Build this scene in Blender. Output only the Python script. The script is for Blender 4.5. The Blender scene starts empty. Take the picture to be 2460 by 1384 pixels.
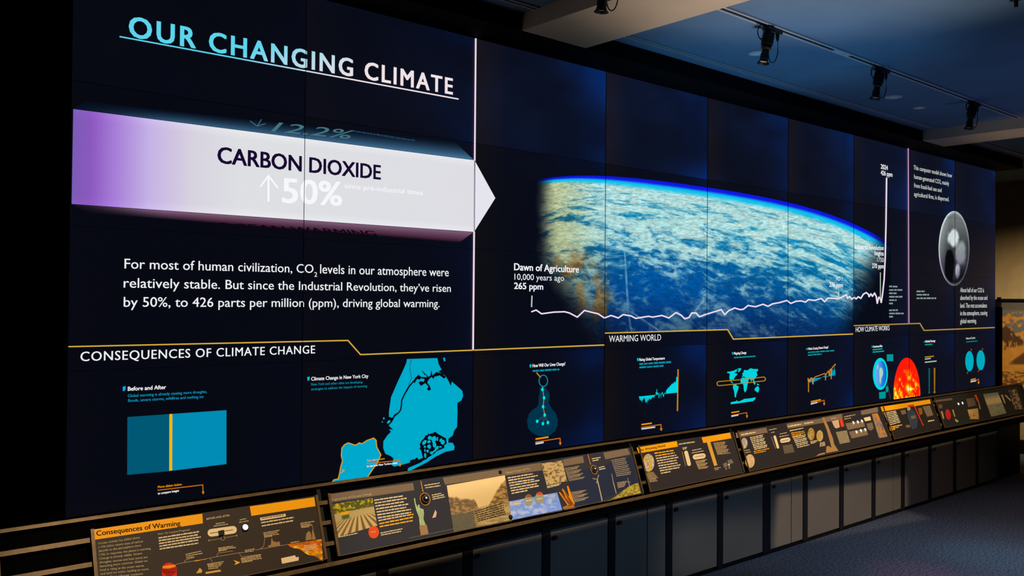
import bpy, bmesh, math, random
import numpy as np
from mathutils import Vector, Matrix
from mathutils.geometry import tessellate_polygon

random.seed(7); rng = np.random.RandomState(11)
sc = bpy.context.scene
col = sc.collection

# ------------------------------------------------------------------ camera
YAW, PITCH, ROLL, FPX = -0.855989380, 0.0142309004, 0.00822626424, 2132.17308
CAM = np.array([-0.9709, -3.7790, 1.8263])
cy, sy, cp, sp = math.cos(YAW), math.sin(YAW), math.cos(PITCH), math.sin(PITCH)
FWD = np.array([cy*cp, -sy*cp, sp]); RT0 = np.array([-sy, -cy, 0.0])
UP0 = np.cross(RT0, FWD)
RT = math.cos(ROLL)*RT0 + math.sin(ROLL)*UP0
UPV = -math.sin(ROLL)*RT0 + math.cos(ROLL)*UP0
cd = bpy.data.cameras.new('camera'); cam = bpy.data.objects.new('camera', cd); col.objects.link(cam)
M = Matrix(((RT[0], UPV[0], -FWD[0], CAM[0]), (RT[1], UPV[1], -FWD[1], CAM[1]), (RT[2], UPV[2], -FWD[2], CAM[2]), (0, 0, 0, 1)))
cam.matrix_world = M
cd.sensor_width = 36; cd.lens = 36*FPX/2460; cd.clip_start = .05; cd.clip_end = 100
sc.camera = cam

# ------------------------------------------------------------------ world, exposure, lights
vs = sc.view_settings
vs.view_transform = 'Standard'; vs.look = 'None'; vs.gamma = 1; vs.use_curve_mapping = False; vs.exposure = 0
w = bpy.data.worlds.new('world'); sc.world = w; w.use_nodes = True
w.node_tree.nodes['Background'].inputs[0].default_value = (.20, .28, .55, 1)
w.node_tree.nodes['Background'].inputs[1].default_value = .006

def look(o, tgt):
    o.rotation_euler = (Vector(tgt) - o.location).to_track_quat('-Z', 'Y').to_euler()
def spot(name, loc, tgt, watts, rgb, deg, blend=.6, r=.05):
    l = bpy.data.lights.new(name, 'SPOT'); l.energy = watts; l.color = rgb
    l.spot_size = math.radians(deg); l.spot_blend = blend; l.shadow_soft_size = r
    o = bpy.data.objects.new(name, l); col.objects.link(o); o.location = loc; look(o, tgt); return o
def area(name, loc, tgt, watts, rgb, sx, sy_, spread=180):
    l = bpy.data.lights.new(name, 'AREA'); l.energy = watts; l.color = rgb; l.shape = 'RECTANGLE'
    l.size = sx; l.size_y = sy_; l.spread = math.radians(spread)
    o = bpy.data.objects.new(name, l); col.objects.link(o); o.location = loc; look(o, tgt); return o
WARM = (1, .82, .52)
def framing(name, loc, tgt, watts, rgb, hx, hy, fx, fy, r=.02):
    """framing projector: a spotlight whose beam is cut to a rectangle by its shutters.
    hx, hy: half size of the lit rectangle at the target in metres, fx, fy: softness of its edges"""
    d = (Vector(tgt)-Vector(loc)).length; hx, hy, fx, fy = hx/d, hy/d, fx/d, fy/d
    o = spot(name, loc, tgt, watts, rgb, 2*math.degrees(math.atan(math.hypot(hx+fx, hy+fy)))+2, 0., r); l_ = o.data
    l_.use_nodes = True; nt = l_.node_tree; n = nt.nodes; k = nt.links; em = n['Emission']
    tc = n.new('ShaderNodeTexCoord'); sx = n.new('ShaderNodeSeparateXYZ'); k.new(tc.outputs['Normal'], sx.inputs[0]); res = []
    for ax, h, f in (('X', hx, fx), ('Y', hy, fy)):
        dv = n.new('ShaderNodeMath'); dv.operation = 'DIVIDE'; k.new(sx.outputs[ax], dv.inputs[0]); k.new(sx.outputs['Z'], dv.inputs[1])
        ab = n.new('ShaderNodeMath'); ab.operation = 'ABSOLUTE'; k.new(dv.outputs[0], ab.inputs[0])
        mr = n.new('ShaderNodeMapRange'); mr.interpolation_type = 'SMOOTHSTEP'; mr.inputs['From Min'].default_value = h+f; mr.inputs['From Max'].default_value = h-f
        k.new(ab.outputs[0], mr.inputs['Value']); res.append(mr)
    ml = n.new('ShaderNodeMath'); ml.operation = 'MULTIPLY'; k.new(res[0].outputs[0], ml.inputs[0]); k.new(res[1].outputs[0], ml.inputs[1]); k.new(ml.outputs[0], em.inputs['Strength'])
    return o
# framing projectors cut onto the sloping graphic panels
for x, e in ((.45, 500), (1.85, 620), (3.25, 620), (4.65, 620), (6.05, 640), (7.45, 480), (8.85, 250)):
    framing('rail_framing_light', (x, -3.0, 3.2), (x, -.16, .797), e, WARM, .70, .186, .18, .018)
# added fill for ceiling and beams: unseen uplights with no fitting in the hall
spot('added_ceiling_wash', (2.9, -1.5, .3), (2.78, -1.75, 3.3), 235, (.98, .92, .86), 52, 1.0, .15)
spot('added_ceiling_wash', (5.6, -3.0, .4), (5.6, -1.3, 3.3), 52, (.20, .36, 1), 74, 1.0, .3)
spot('added_ceiling_blue', (3.2, -1.6, .35), (3.75, -.72, 3.3), 130, (.14, .54, 1), 46, 1.0, .2)
spot('added_far_beam_fill', (6.3, -1.6, 1.2), (7.12, -.95, 3.26), 30, (1, .82, .52), 23, .9, .2)  # extra warm spot added to brighten the far beam, no lamp there
# added unseen lamps fill the cupboard fronts and carpet, then coloured floor pools
framing('added_cupboard_fill', (5.2, -3.3, 1.45), (5.72, -.15, .17), 185, (1, .80, .58), 1.02, .185, .06, .02)
framing('added_cupboard_fill', (3.2, -3.4, 1.6), (4.10, -.15, .14), 85, (.88, .95, 1), .62, .20, .30, .12)
framing('added_cupboard_blue', (3.4, -3.4, 1.6), (4.1, -.15, .30), 62, (.24, .50, 1), 2.3, .26, .5, .06)
spot('added_floor_wash', (5.0, -2.9, 3.25), (5.4, -1.65, 0), 190, (.66, .76, 1), 58, .9, .3)
spot('added_floor_wash', (6.9, -3.2, 3.25), (7.1, -1.6, 0), 90, (1, .80, .76), 62, .9, .3)
spot('pink_floor_light', (5.1, -1.6, 3.2), (5.05, -1.05, 0), 60, (1, .10, .28), 15, 1.0, .1)
spot('teal_floor_light', (6.0, -1.6, 3.2), (5.95, -1.2, 0), 42, (.1, .75, 1), 20, 1.0, .1)
framing('end_wall_light', (8.9, -1.6, 3.2), (10.95, .3, 1.34), 470, (1, .80, .50), 1.1, .90, .3, .80)

# ------------------------------------------------------------------ pixel -> plane helpers (photo frame 2460x1384)
W0 = 1.02; HP = W0*9/16; ZB = .96; HT = ZB + 4*HP; ZC = 3.3546
RAILA = math.radians(70); RY = -.09
RN = np.array([0, -math.sin(RAILA), math.cos(RAILA)]); RD = np.array([0, -math.cos(RAILA), -math.sin(RAILA)])
R0 = np.array([0, RY, ZB])
def ray(x, y): return FWD + RT*(x-1230)/FPX + UPV*(692-y)/FPX
def onP(x, y, P0, n):
    d = ray(x, y); return CAM + d*(((P0-CAM) @ n)/(d @ n))
def onY(x, y, Y=0.): return onP(x, y, np.array([0, Y, 0.]), np.array([0, 1., 0]))
def onZ(x, y, Z=0.): return onP(x, y, np.array([0, 0, Z]), np.array([0, 0, 1.]))
def onX(x, y, X=0.): return onP(x, y, np.array([X, 0, 0]), np.array([1., 0, 0]))
def S(x, y, L=1): return onY(x, y, -.0022-.0006*L)
RT_OFF = .014
def Rl(x, y, L=1): return onP(x, y, R0+RN*(RT_OFF+.0007*L), RN)
def RX(X, s, off=0.): return R0 + RD*s + RN*off + np.array([X, 0, 0])

# ------------------------------------------------------------------ materials
def lin(c):
    c = c/255.
    return c/12.92 if c <= .04045 else ((c+.055)/1.055)**2.4
def L3(rgb): return tuple(lin(v) for v in rgb)
MC = {}
def emis(rgb, k=1.0):
    key = ('e', rgb, k)
    if key in MC: return MC[key]
    m = bpy.data.materials.new('screen_light'); m.use_nodes = True; n = m.node_tree.nodes; l = m.node_tree.links
    n.clear(); e = n.new('ShaderNodeEmission'); o = n.new('ShaderNodeOutputMaterial')
    e.inputs[0].default_value = (*L3(rgb), 1); e.inputs[1].default_value = k
    l.new(e.outputs[0], o.inputs[0]); MC[key] = m; return m
def emis_attr():
    if 'ea' in MC: return MC['ea']
    m = bpy.data.materials.new('screen_picture'); m.use_nodes = True; n = m.node_tree.nodes; l = m.node_tree.links
    n.clear(); e = n.new('ShaderNodeEmission'); o = n.new('ShaderNodeOutputMaterial')
    a = n.new('ShaderNodeAttribute'); a.attribute_name = 'Col'
    l.new(a.outputs['Color'], e.inputs[0]); l.new(e.outputs[0], o.inputs[0]); MC['ea'] = m; return m
def pb(name, rgb, rough=.6, spec=.3, metal=0., noise=0., scale=30., bump=0.):
    key = (name, rgb, rough, metal, noise)
    if key in MC: return MC[key]
    m = bpy.data.materials.new(name); m.use_nodes = True; nt = m.node_tree; n = nt.nodes; l = nt.links
    b = n['Principled BSDF']; c = L3(rgb)
    b.inputs['Base Color'].default_value = (*c, 1); b.inputs['Roughness'].default_value = rough
    b.inputs['Specular IOR Level'].default_value = spec; b.inputs['Metallic'].default_value = metal
    if noise or bump:
        tc = n.new('ShaderNodeTexCoord'); t = n.new('ShaderNodeTexNoise'); t.inputs['Scale'].default_value = scale
        t.inputs['Detail'].default_value = 4; l.new(tc.outputs['Object'], t.inputs['Vector'])
        r = n.new('ShaderNodeValToRGB')
        r.color_ramp.elements[0].position = .35; r.color_ramp.elements[1].position = .65
        r.color_ramp.elements[0].color = (*[v*(1-noise) for v in c], 1)
        r.color_ramp.elements[1].color = (*[min(1, v*(1+noise)) for v in c], 1)
        l.new(t.outputs['Fac'], r.inputs['Fac']); l.new(r.outputs['Color'], b.inputs['Base Color'])
        if bump:
            bp = n.new('ShaderNodeBump'); bp.inputs['Strength'].default_value = bump; bp.inputs['Distance'].default_value = .01
            l.new(t.outputs['Fac'], bp.inputs['Height']); l.new(bp.outputs['Normal'], b.inputs['Normal'])
    MC[key] = m; return m
def ink(rgb): return pb('printed_ink', rgb, .55, .15)
def pic_mat():
    if 'pm' in MC: return MC['pm']
    m = bpy.data.materials.new('printed_picture'); m.use_nodes = True; n = m.node_tree.nodes; l = m.node_tree.links
    b = n['Principled BSDF']; b.inputs['Roughness'].default_value = .55; b.inputs['Specular IOR Level'].default_value = .15
    a = n.new('ShaderNodeAttribute'); a.attribute_name = 'Col'; l.new(a.outputs['Color'], b.inputs['Base Color'])
    MC['pm'] = m; return m

METAL = pb('bronze_metal', (100, 76, 48), .45, .4, .35, .15, 40)
BLACKM = pb('black_metal', (14, 14, 16), .5, .3, .2)
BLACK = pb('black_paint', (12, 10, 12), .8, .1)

# ------------------------------------------------------------------ object helpers
def tag(o, label=None, cat=None, group=None, kind=None):
    if label: o['label'] = label
    if cat: o['category'] = cat
    if group: o['group'] = group
    if kind: o['kind'] = kind
    return o
def empty(name, loc, label=None, cat=None, group=None):
    o = bpy.data.objects.new(name, None); col.objects.link(o); o.location = loc; o.empty_display_size = .1
    return tag(o, label, cat, group)
def link(name, me, parent=None):
    o = bpy.data.objects.new(name, me); col.objects.link(o)
    if parent is not None:
        o.parent = parent
        off = Vector((0, 0, 0)); p = parent
        while p is not None: off += p.location; p = p.parent
        for v in me.vertices: v.co -= off
    return o
def mesh(name, V, F, m, parent=None, smooth=False):
    me = bpy.data.meshes.new(name); me.from_pydata([tuple(v) for v in V], [], F); me.materials.append(m)
    if smooth:
        for p in me.polygons: p.use_smooth = True
    me.update(); return link(name, me, parent)
class B:
    """collects boxes / tubes / lathes into one mesh"""
    def __init__(s): s.v = []; s.f = []
    def add(s, V, F): k = len(s.v); s.v += [tuple(v) for v in V]; s.f += [tuple(i+k for i in f) for f in F]; return s
    def box(s, x0, x1, y0, y1, z0, z1):
        V = [(x, y, z) for x in (x0, x1) for y in (y0, y1) for z in (z0, z1)]
        return s.add(V, [(0,1,3,2),(4,6,7,5),(0,4,5,1),(2,3,7,6),(0,2,6,4),(1,5,7,3)])
    def hull8(s, P, n, t):
        """quad P (4 pts) extruded by thickness t along -n"""
        Q = [np.array(p)-n*t for p in P]
        return s.add(list(P)+Q, [(0,1,2,3),(7,6,5,4),(0,4,5,1),(1,5,6,2),(2,6,7,3),(3,7,4,0)])
    def slab(s, X0, X1, s0, s1, o0, o1):
        P = [RX(X0,s0,o1), RX(X0,s1,o1), RX(X1,s1,o1), RX(X1,s0,o1)]
        return s.hull8(P, RN, o1-o0)
    def tube(s, pts, r, n=8, cap=True):
        pts = [Vector(p) for p in pts]; rs = r if isinstance(r, (list, tuple)) else [r]*len(pts)
        V = []; F = []
        up = Vector((0, 0, 1))
        for i, p in enumerate(pts):
            d = (pts[min(i+1, len(pts)-1)] - pts[max(i-1, 0)]).normalized()
            a = d.cross(up)
            if a.length < 1e-3: a = d.cross(Vector((1, 0, 0)))
            a.normalize(); b = d.cross(a)
            for k in range(n):
                t = 2*math.pi*k/n; V.append(p + (a*math.cos(t)+b*math.sin(t))*rs[i])
        for i in range(len(pts)-1):
            for k in range(n):
                F.append((i*n+k, i*n+(k+1) % n, (i+1)*n+(k+1) % n, (i+1)*n+k))
        if cap: F.append(tuple(range(n-1, -1, -1))); F.append(tuple((len(pts)-1)*n+k for k in range(n)))
        return s.add(V, F)
    def build(s, name, m, parent=None, smooth=False): return mesh(name, s.v, s.f, m, parent, smooth)
def poly(name, pts, m, parent, P=S, L=1, holes=None):
    V = [P(x, y, L) for x, y in pts]
    tri = tessellate_polygon([[Vector((x, y, 0)) for x, y in pts]])
    return mesh(name, V, [tuple(t) for t in tri], m, parent)
def polys(name, lst, m, parent, P=S, L=1):
    b = B()
    for pts in lst:
        b.add([P(x, y, L) for x, y in pts], [tuple(t) for t in tessellate_polygon([[Vector((x, y, 0)) for x, y in pts]])])
    o = b.build(name, m, parent)
    if len(lst) > 1: o['kind'] = 'stuff'
    return o
def ribbon(pts, wd):
    """quads (pixel space) following a polyline"""
    out = []
    for (a, b_) in zip(pts[:-1], pts[1:]):
        a = np.array(a, float); b_ = np.array(b_, float); d = b_-a; n_ = np.linalg.norm(d)
        if n_ < 1e-6: continue
        d /= n_; q = np.array([-d[1], d[0]])*wd/2; e = d*wd*.25
        out.append([tuple(a-e+q), tuple(b_+e+q), tuple(b_+e-q), tuple(a-e-q)])
    return out
def line(name, pts, wd, m, parent, P=S, L=2): return polys(name, ribbon(pts, wd), m, parent, P, L)
def ell(cx, cy_, rx, ry, n=32, rot=0.):
    c, s_ = math.cos(rot), math.sin(rot)
    return [(cx+rx*math.cos(t)*c-ry*math.sin(t)*s_, cy_+rx*math.cos(t)*s_+ry*math.sin(t)*c) for t in (2*math.pi*k/n for k in range(n))]
def ringp(cx, cy_, rx, ry, wd, n=32): 
    p = ell(cx, cy_, rx, ry, n); return ribbon(p+[p[0]], wd)

FONT_CAP = None
def glyphs(body, bold=0., sp_=1.0):
    bold_, bold = bold, 0.
    c = bpy.data.curves.new('t', 'FONT'); c.body = body; c.size = 1; c.offset = bold; c.resolution_u = 3; c.space_character = sp_
    o = bpy.data.objects.new('t', c); me = o.to_mesh()
    V = np.array([v.co[:2] for v in me.vertices]); F = [tuple(p.vertices) for p in me.polygons]
    o.to_mesh_clear(); bpy.data.objects.remove(o); bpy.data.curves.remove(c)
    if bold_:   # heavier strokes: the outline repeated with small shifts
        n_ = len(V); sh = [(-1, -.5), (-1, .5), (1, -.5), (1, .5), (0, 0)] if bold_ > .012 else [(-1, 0), (1, 0)]
        F = [tuple(i+n_*k for i in f_) for k in range(len(sh)) for f_ in F]
        V = np.concatenate([V+np.array(q)*bold_ for q in sh])
    return V, F
def text(body, p0, p1, cap, m, parent, P=S, L=3, bold=0., sp_=1.0, name='text_line', slant=0.):
    """p0/p1: pixel ends of the baseline, cap: capital height in px at p0"""
    global FONT_CAP
    if FONT_CAP is None: FONT_CAP = glyphs('H')[0][:, 1].max()
    V, F = glyphs(body, bold, sp_)
    x0, x1 = V[:, 0].min(), V[:, 0].max()
    A = P(p0[0], p0[1], L); E_ = P(p1[0], p1[1], L)
    U = P(p0[0], p0[1]-cap, L) - A if P is S else None
    if P is S: U = np.array([0, 0, U[2]])
    else:
        q = P(p0[0]+cap*.0, p0[1]-cap, L)-A; U = -RD*abs(q @ RD)
    u = (V[:, 0]-x0)/(x1-x0); v = V[:, 1]/FONT_CAP
    W = A[None] + (u+slant*v)[:, None]*(E_-A)[None] + v[:, None]*U[None]
    return mesh(name, W, F, m, parent)
def dashes(name, lines_, h, m, parent, P=S, L=3, solid=False):
    """tiny unreadable lines of copy: word-long strokes. lines_: (x0,y0,x1,y1) pixel"""
    out = []
    for x0, y0, x1, y1 in lines_:
        ln = x1-x0; x = 0
        while x < ln-.5:
            wl = min(ln-x, random.uniform(1.8, 6.0)*h*.55 + h*.4) if not solid else ln
            a, b_ = x/ln, (x+wl)/ln
            ya, yb = y0+(y1-y0)*a, y0+(y1-y0)*b_
            hh = h*random.uniform(.82, 1.0)
            out.append([(x0+x, ya), (x0+x+wl, yb), (x0+x+wl, yb-hh), (x0+x, ya-hh)])
            x += wl + h*.38
    return polys(name, out, m, parent, P, L)
def para(x0, y0, x1, y1, n, dx, dy, jit=.12):
    """n lines starting with (x0,y0)-(x1,y1), each next one moved by dx,dy"""
    r = []
    for i in range(n):
        k = 1-random.random()*jit if i < n-1 else 1-random.random()*jit*3
        r.append((x0+dx*i, y0+dy*i, x0+dx*i+(x1-x0)*k, y0+dy*i+(y1-y0)*k))
    return r
def picture(name, quad, nx, ny, fn, m, parent, P=S, L=1, top=None, bot=None):
    """colour-per-vertex picture. quad TL,TR,BR,BL pixels. fn(px,py,u,v)->rgb 0..255"""
    u, v = np.meshgrid(np.linspace(0, 1, nx+1), np.linspace(0, 1, ny+1))
    if top is None:
        q = [np.array(p, float) for p in quad]
        X = (q[0][0]*(1-u)+q[1][0]*u)*(1-v) + (q[3][0]*(1-u)+q[2][0]*u)*v
        Y = (q[0][1]*(1-u)+q[1][1]*u)*(1-v) + (q[3][1]*(1-u)+q[2][1]*u)*v
    else:
        tx, ty = top(u); bx_, by_ = bot(u); X = tx*(1-v)+bx_*v; Y = ty*(1-v)+by_*v
    C_ = np.clip(np.stack(fn(X, Y, u, v), -1), 0, 255)/255.
    C_ = np.where(C_ <= .04045, C_/12.92, ((C_+.055)/1.055)**2.4).reshape(-1, 3)
    # vectorised projection
    d = FWD[None]+RT[None]*((X.ravel()-1230)/FPX)[:, None]+UPV[None]*((692-Y.ravel())/FPX)[:, None]
    if P is S: P0 = np.array([0, -.0022-.0006*L, 0]); n = np.array([0, 1., 0])
    elif P is Rl: P0 = R0+RN*(RT_OFF+.0007*L); n = RN
    else: P0, n = P
    V = CAM[None]+d*(((P0-CAM) @ n)/(d @ n))[:, None]
    idx = np.arange((nx+1)*(ny+1)).reshape(ny+1, nx+1)
    F = np.stack([idx[:-1, :-1], idx[1:, :-1], idx[1:, 1:], idx[:-1, 1:]], -1).reshape(-1, 4)
    off = np.zeros(3); p = parent
    while p is not None: off += np.array(p.location); p = p.parent
    me = bpy.data.meshes.new(name); me.from_pydata((V-off).tolist(), [], F.tolist()); me.materials.append(m)
    a = me.color_attributes.new('Col', 'FLOAT_COLOR', 'POINT')
    a.data.foreach_set('color', np.concatenate([C_, np.ones((len(C_), 1))], 1).astype(np.float32).ravel())
    me.update(); o = bpy.data.objects.new(name, me); col.objects.link(o); o.parent = parent; return o
GR = [rng.rand(256, 256) for _ in range(4)]
def vn(x, y, g=0):
    xi = np.floor(x).astype(int); yi = np.floor(y).astype(int); fx = x-xi; fy = y-yi
    fx = fx*fx*(3-2*fx); fy = fy*fy*(3-2*fy); G = GR[g]
    a = G[yi % 256, xi % 256]; b = G[yi % 256, (xi+1) % 256]; c = G[(yi+1) % 256, xi % 256]; d = G[(yi+1) % 256, (xi+1) % 256]
    return (a*(1-fx)+b*fx)*(1-fy)+(c*(1-fx)+d*fx)*fy
def fbm(x, y, o=5, g=0, pers=.55):
    s_ = 0; a = 1; t = 0
    for i in range(o): s_ = s_+a*vn(x*2**i+17.3*i, y*2**i+9.1*i, (g+i) % 4); t += a; a *= pers
    return s_/t
def sm(a, b, x): t = np.clip((x-a)/(b-a), 0, 1); return t*t*(3-2*t)
def mix(a, b, t): return [p*(1-t)+q*t for p, q in zip(a, b)]
def fr(ox, oy, s_): return lambda *p: [(ox+x/s_, oy+y/s_) for x, y in p]

# ================================================================== SETTING
def struct(name, b, m): 
    o = b.build(name, m); o['kind'] = 'structure'; return o
# carpet: fine speckle
cm = bpy.data.materials.new('speckled_carpet'); cm.use_nodes = True
n = cm.node_tree.nodes; l = cm.node_tree.links; bs = n['Principled BSDF']; bs.inputs['Roughness'].default_value = .95; bs.inputs['Specular IOR Level'].default_value = .1
tc = n.new('ShaderNodeTexCoord'); t1 = n.new('ShaderNodeTexNoise'); t1.inputs['Scale'].default_value = 60; t1.inputs['Detail'].default_value = 3
t1.inputs['Roughness'].default_value = .8
r1 = n.new('ShaderNodeValToRGB'); r1.color_ramp.elements[0].position = .36; r1.color_ramp.elements[1].position = .66
r1.color_ramp.elements[0].color = (.035, .045, .07, 1); r1.color_ramp.elements[1].color = (.27, .30, .36, 1)
l.new(tc.outputs['Object'], t1.inputs['Vector']); l.new(t1.outputs['Fac'], r1.inputs['Fac']); l.new(r1.outputs['Color'], bs.inputs['Base Color'])
bp = n.new('ShaderNodeBump'); bp.inputs['Strength'].default_value = .5; bp.inputs['Distance'].default_value = .004
l.new(t1.outputs['Fac'], bp.inputs['Height']); l.new(bp.outputs['Normal'], bs.inputs['Normal'])
struct('floor', B().box(-3, 11.2, -8, 2, -.1, 0), cm)
CEIL = pb('blue_ceiling_plaster', (104, 126, 150), .9, .1, 0, .06, 3, .15)
struct('ceiling', B().box(-3, 11.2, -8, 2, ZC, ZC+.1), CEIL)
DARKW = pb('dark_wall_paint', (22, 17, 20), .85, .1, 0, .08, 6)
struct('wall_back', B().box(-3, 9.20, .06, .30, 0, ZC), DARKW)
struct('wall_left', B().box(-3.2, -3, -8, .3, 0, ZC), DARKW)
BEIGE = pb('beige_wall_plaster', (190, 165, 125), .85, .1, 0, .05, 8)
struct('wall_right', B().box(11, 11.2, -8, 2, 0, ZC), BEIGE)
struct('wall_alcove', B().box(9.2, 11, 1.9, 2, 0, ZC), BEIGE)
# black pilaster and reveal left of the screens
struct('trim_1', B().box(-.20, -.012, -.05, .06, 0, ZC), BLACK)
struct('trim_2', B().box(-.60, -.26, -.06, .06, 0, ZC), DARKW)
struct('trim_3', B().box(9.185, 9.262, -.03, .06, 0, 1.80), BLACK)
# black box added over the screens in place of the shade along the ceiling
struct('shade_box', B().box(-.6, 9.20, -.255, .06, HT+.004, ZC), BLACK)
# ceiling beams running out from the screen wall
BEAMM = pb('beige_beam_plaster', (206, 180, 156), .85, .1, 0, .04, 5)
bt = empty('ceiling_beam', (2.38, -4, ZC), 'broad beige plaster beam crossing the ceiling, the one above the tip of the big white arrow', 'beam')
B().box(2.14, 2.625, -8, -.256, ZC-.092, ZC-.001).build('beam_casing', BEAMM, bt)
bt = empty('ceiling_beam', (7.07, -4, ZC), 'narrower looking far beige beam at the ceiling, beyond the third hanging spotlight', 'beam')
B().box(6.86, 7.29, -8, -.256, ZC-.092, ZC-.001).build('beam_casing', BEAMM, bt)

# lighting track channels recessed in the ceiling
CHAN = pb('white_track_metal', (176, 176, 182), .5, .4, .1); SLOT = pb('track_slot', (30, 22, 18), .8, .1)
def track(X0, X1, Y, wd, label, cps):
    t = empty('lighting_track', ((X0+X1)/2, Y, ZC), label, 'lighting track')
    for s_ in (-1, 1):
        B().box(X0, X1, Y+s_*wd*.72-wd*.28, Y+s_*wd*.72+wd*.28, ZC-.010, ZC-.0005).build('track_flange', CHAN, t)
    B().box(X0, X1, Y-wd*.44, Y+wd*.44, ZC-.004, ZC-.0005).build('track_slot', SLOT, t)
    for c_ in cps: B().box(c_-.09, c_+.09, Y-wd*.44, Y+wd*.44, ZC-.011, ZC-.0042).build('joint_cover', CHAN, t)
track(2.626, 6.859, -1.03, .026, 'bright metal lighting track between the beams that carries three hanging spotlights', [4.05])
track(2.626, 6.859, -.378, .016, 'thin empty lighting track close above the screens, between the two beams', [])
track(-.4, 2.139, -.378, .020, 'short length of pale track left of the broad beam, above the headline', [1.66])
track(-.4, 2.139, -1.03, .026, 'lighting track left of the broad beam that carries the cropped spotlight', [])
track(7.291, 9.2, -.378, .016, 'dim faint lighting track beyond the far beam in the top right corner', [])

# recessed downlights
DLM = pb('downlight_trim', (205, 190, 200), .5, .3)
def downlight(px, py, r, label):
    c_ = onZ(px, py, ZC); t = empty('downlight', tuple(c_), label, 'downlight')
    b = B(); b.tube([(c_[0], c_[1], c_[2]-.0005), (c_[0], c_[1], c_[2]-.006)], [r, r*.96], 28); b.build('trim_ring', DLM, t)
    b = B(); b.tube([(c_[0], c_[1], c_[2]-.0062), (c_[0], c_[1], c_[2]-.009)], [r*.55, r*.5], 20); b.build('lens', pb('frosted_lens', (225, 215, 215), .4), t)
downlight(1818, 127, .050, 'pale round downlight in blue ceiling just left of the nearest complete hanging spotlight')
downlight(2209, 258, .046, 'pale round downlight in blue ceiling between the second and third hanging spotlights')
downlight(2147, 232, .062, 'brighter off-white downlight showing behind the nose of the middle hanging spotlight')

# hanging theatre spotlights
LAMPB = pb('black_lamp_body', (16, 15, 18), .45, .4, .3); LENSW = pb('warm_lens', (220, 170, 130), .2, .6)
BRASS = pb('brass_ring', (190, 130, 40), .35, .5, .6)
def spotlight(px, py, tilt, label, ty=-1.03, flip=1):
    c_ = onZ(px, py, ZC); X, Y, Z = c_[0], ty, ZC-.010
    t = empty('hanging_spotlight', (X, Y, ZC), label, 'spotlight', 'black theatre spotlights hanging from the track')
    ax = Vector((-.18*tilt, .10, -1)).normalized(); o = Vector((X, Y, Z-.045))
    def at(d, dx=0, dy=0): return o+ax*d+Vector((dx, dy, 0))
    B().box(X-.03, X+.03, Y-.018, Y+.018, Z-.022, Z).tube([(X, Y, Z-.02), (X, Y, Z-.045)], .010, 8).build('track_clamp', LAMPB, t)
    y = B()
    y.tube([(X-.036, Y, Z-.03), (X+.036, Y, Z-.03)], .005, 6); y.tube([(X-.036, Y, Z-.03), tuple(at(.035, -.036))], .005, 6); y.tube([(X+.036, Y, Z-.03), tuple(at(.035, .036))], .005, 6)
    y.build('yoke', LAMPB, t)
    b = B(); b.tube([at(-.02), at(-.005), at(.02), at(.06), at(.075)], [.018, .027, .031, .029, .022], 20)
    for k in range(5): b.tube([at(-.002+k*.014), at(.003+k*.014)], .0335, 20)
    h = b.build('lamp_housing', LAMPB, t, False)
    for s_ in (-1, 1): B().tube([at(.035, s_*.030), at(.035, s_*.043)], .009, 10).build('tilt_knob', LAMPB, t)
    B().tube([at(.075), at(.081)], [.0285, .0285], 20).build('gate_plate', LAMPB, t)
    B().tube([at(.081), at(.086)], .0205, 20).build('brass_ring', BRASS, t)
    b = B(); b.tube([at(.086), at(.11), at(.112), at(.135)], [.019, .020, .023, .0225], 20); b.build('lens_tube', LAMPB, t)
    b = B(); b.tube([at(.135), at(.155), at(.163)], [.021, .026, .033], 20, cap=False); b.tube([at(.162), at(.164)], [.033, .034], 20, cap=False); b.build('snoot', LAMPB, t)
    B().tube([at(.150), at(.151)], .023, 18).build('lens', LENSW, t)
    # power connector on the track and looping cable
    xq = X+.085
    B().box(xq-.045, xq+.03, Y-.014, Y+.014, Z-.024, Z).build('power_adaptor', LAMPB, t)
    B().tube([(xq, Y, Z-.024), (xq, Y, Z-.04), (xq+.002, Y, Z-.065)], [.009, .011, .005], 10).build('cable_plug', LAMPB, t)
    pts = [Vector((xq+.002, Y, Z-.06))]; e = at(.12, .02)
    for k in range(1, 15):
        a = k/14; ang = math.pi*a
        pts.append(Vector((xq+.006-(xq+.006-e.x)*(1-math.cos(ang))/2, Y, Z-.10-.075*math.sin(ang)+(e.z-(Z-.10))*a*a)))
    B().tube(pts, .0028, 6).build('cable', LAMPB, t)
    for k in range(2):
        pts = [Vector((X-.066+.040*math.cos(a)*(1-.25*k), Y+.008*k, Z-.048+(.042-.012*k)*math.sin(a))) for a in np.linspace(0, 2*math.pi, 18)]
        B().tube(pts, .0026, 6, False).build('safety_cable', LAMPB, t)
    return t
spotlight(1866, 54, 1.0, 'nearest complete black theatre spotlight on the track, with a wide cable loop on its right')
spotlight(2127, 155, 1.0, 'middle black theatre spotlight on the track, in front of a bright downlight')
spotlight(2335, 241, 1.0, 'farthest black theatre spotlight on the track, overlapping the far beige beam')
spotlight(1408, -70, .2, 'black spotlight cut off by the top of the photo, in front of the broad beam')
# a dark hanging thing at the very top right corner
t = empty('hanging_bracket', tuple(onZ(2441, -6, ZC)), 'small dark rod hanging from the ceiling in the top right corner', 'bracket')
c_ = onZ(2441, -10, ZC); B().tube([c_, c_+np.array([0, 0, -.02])], .03, 12).tube([c_, c_+np.array([.0, 0, -.055])], .010, 8).build('rod', LAMPB, t)

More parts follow.
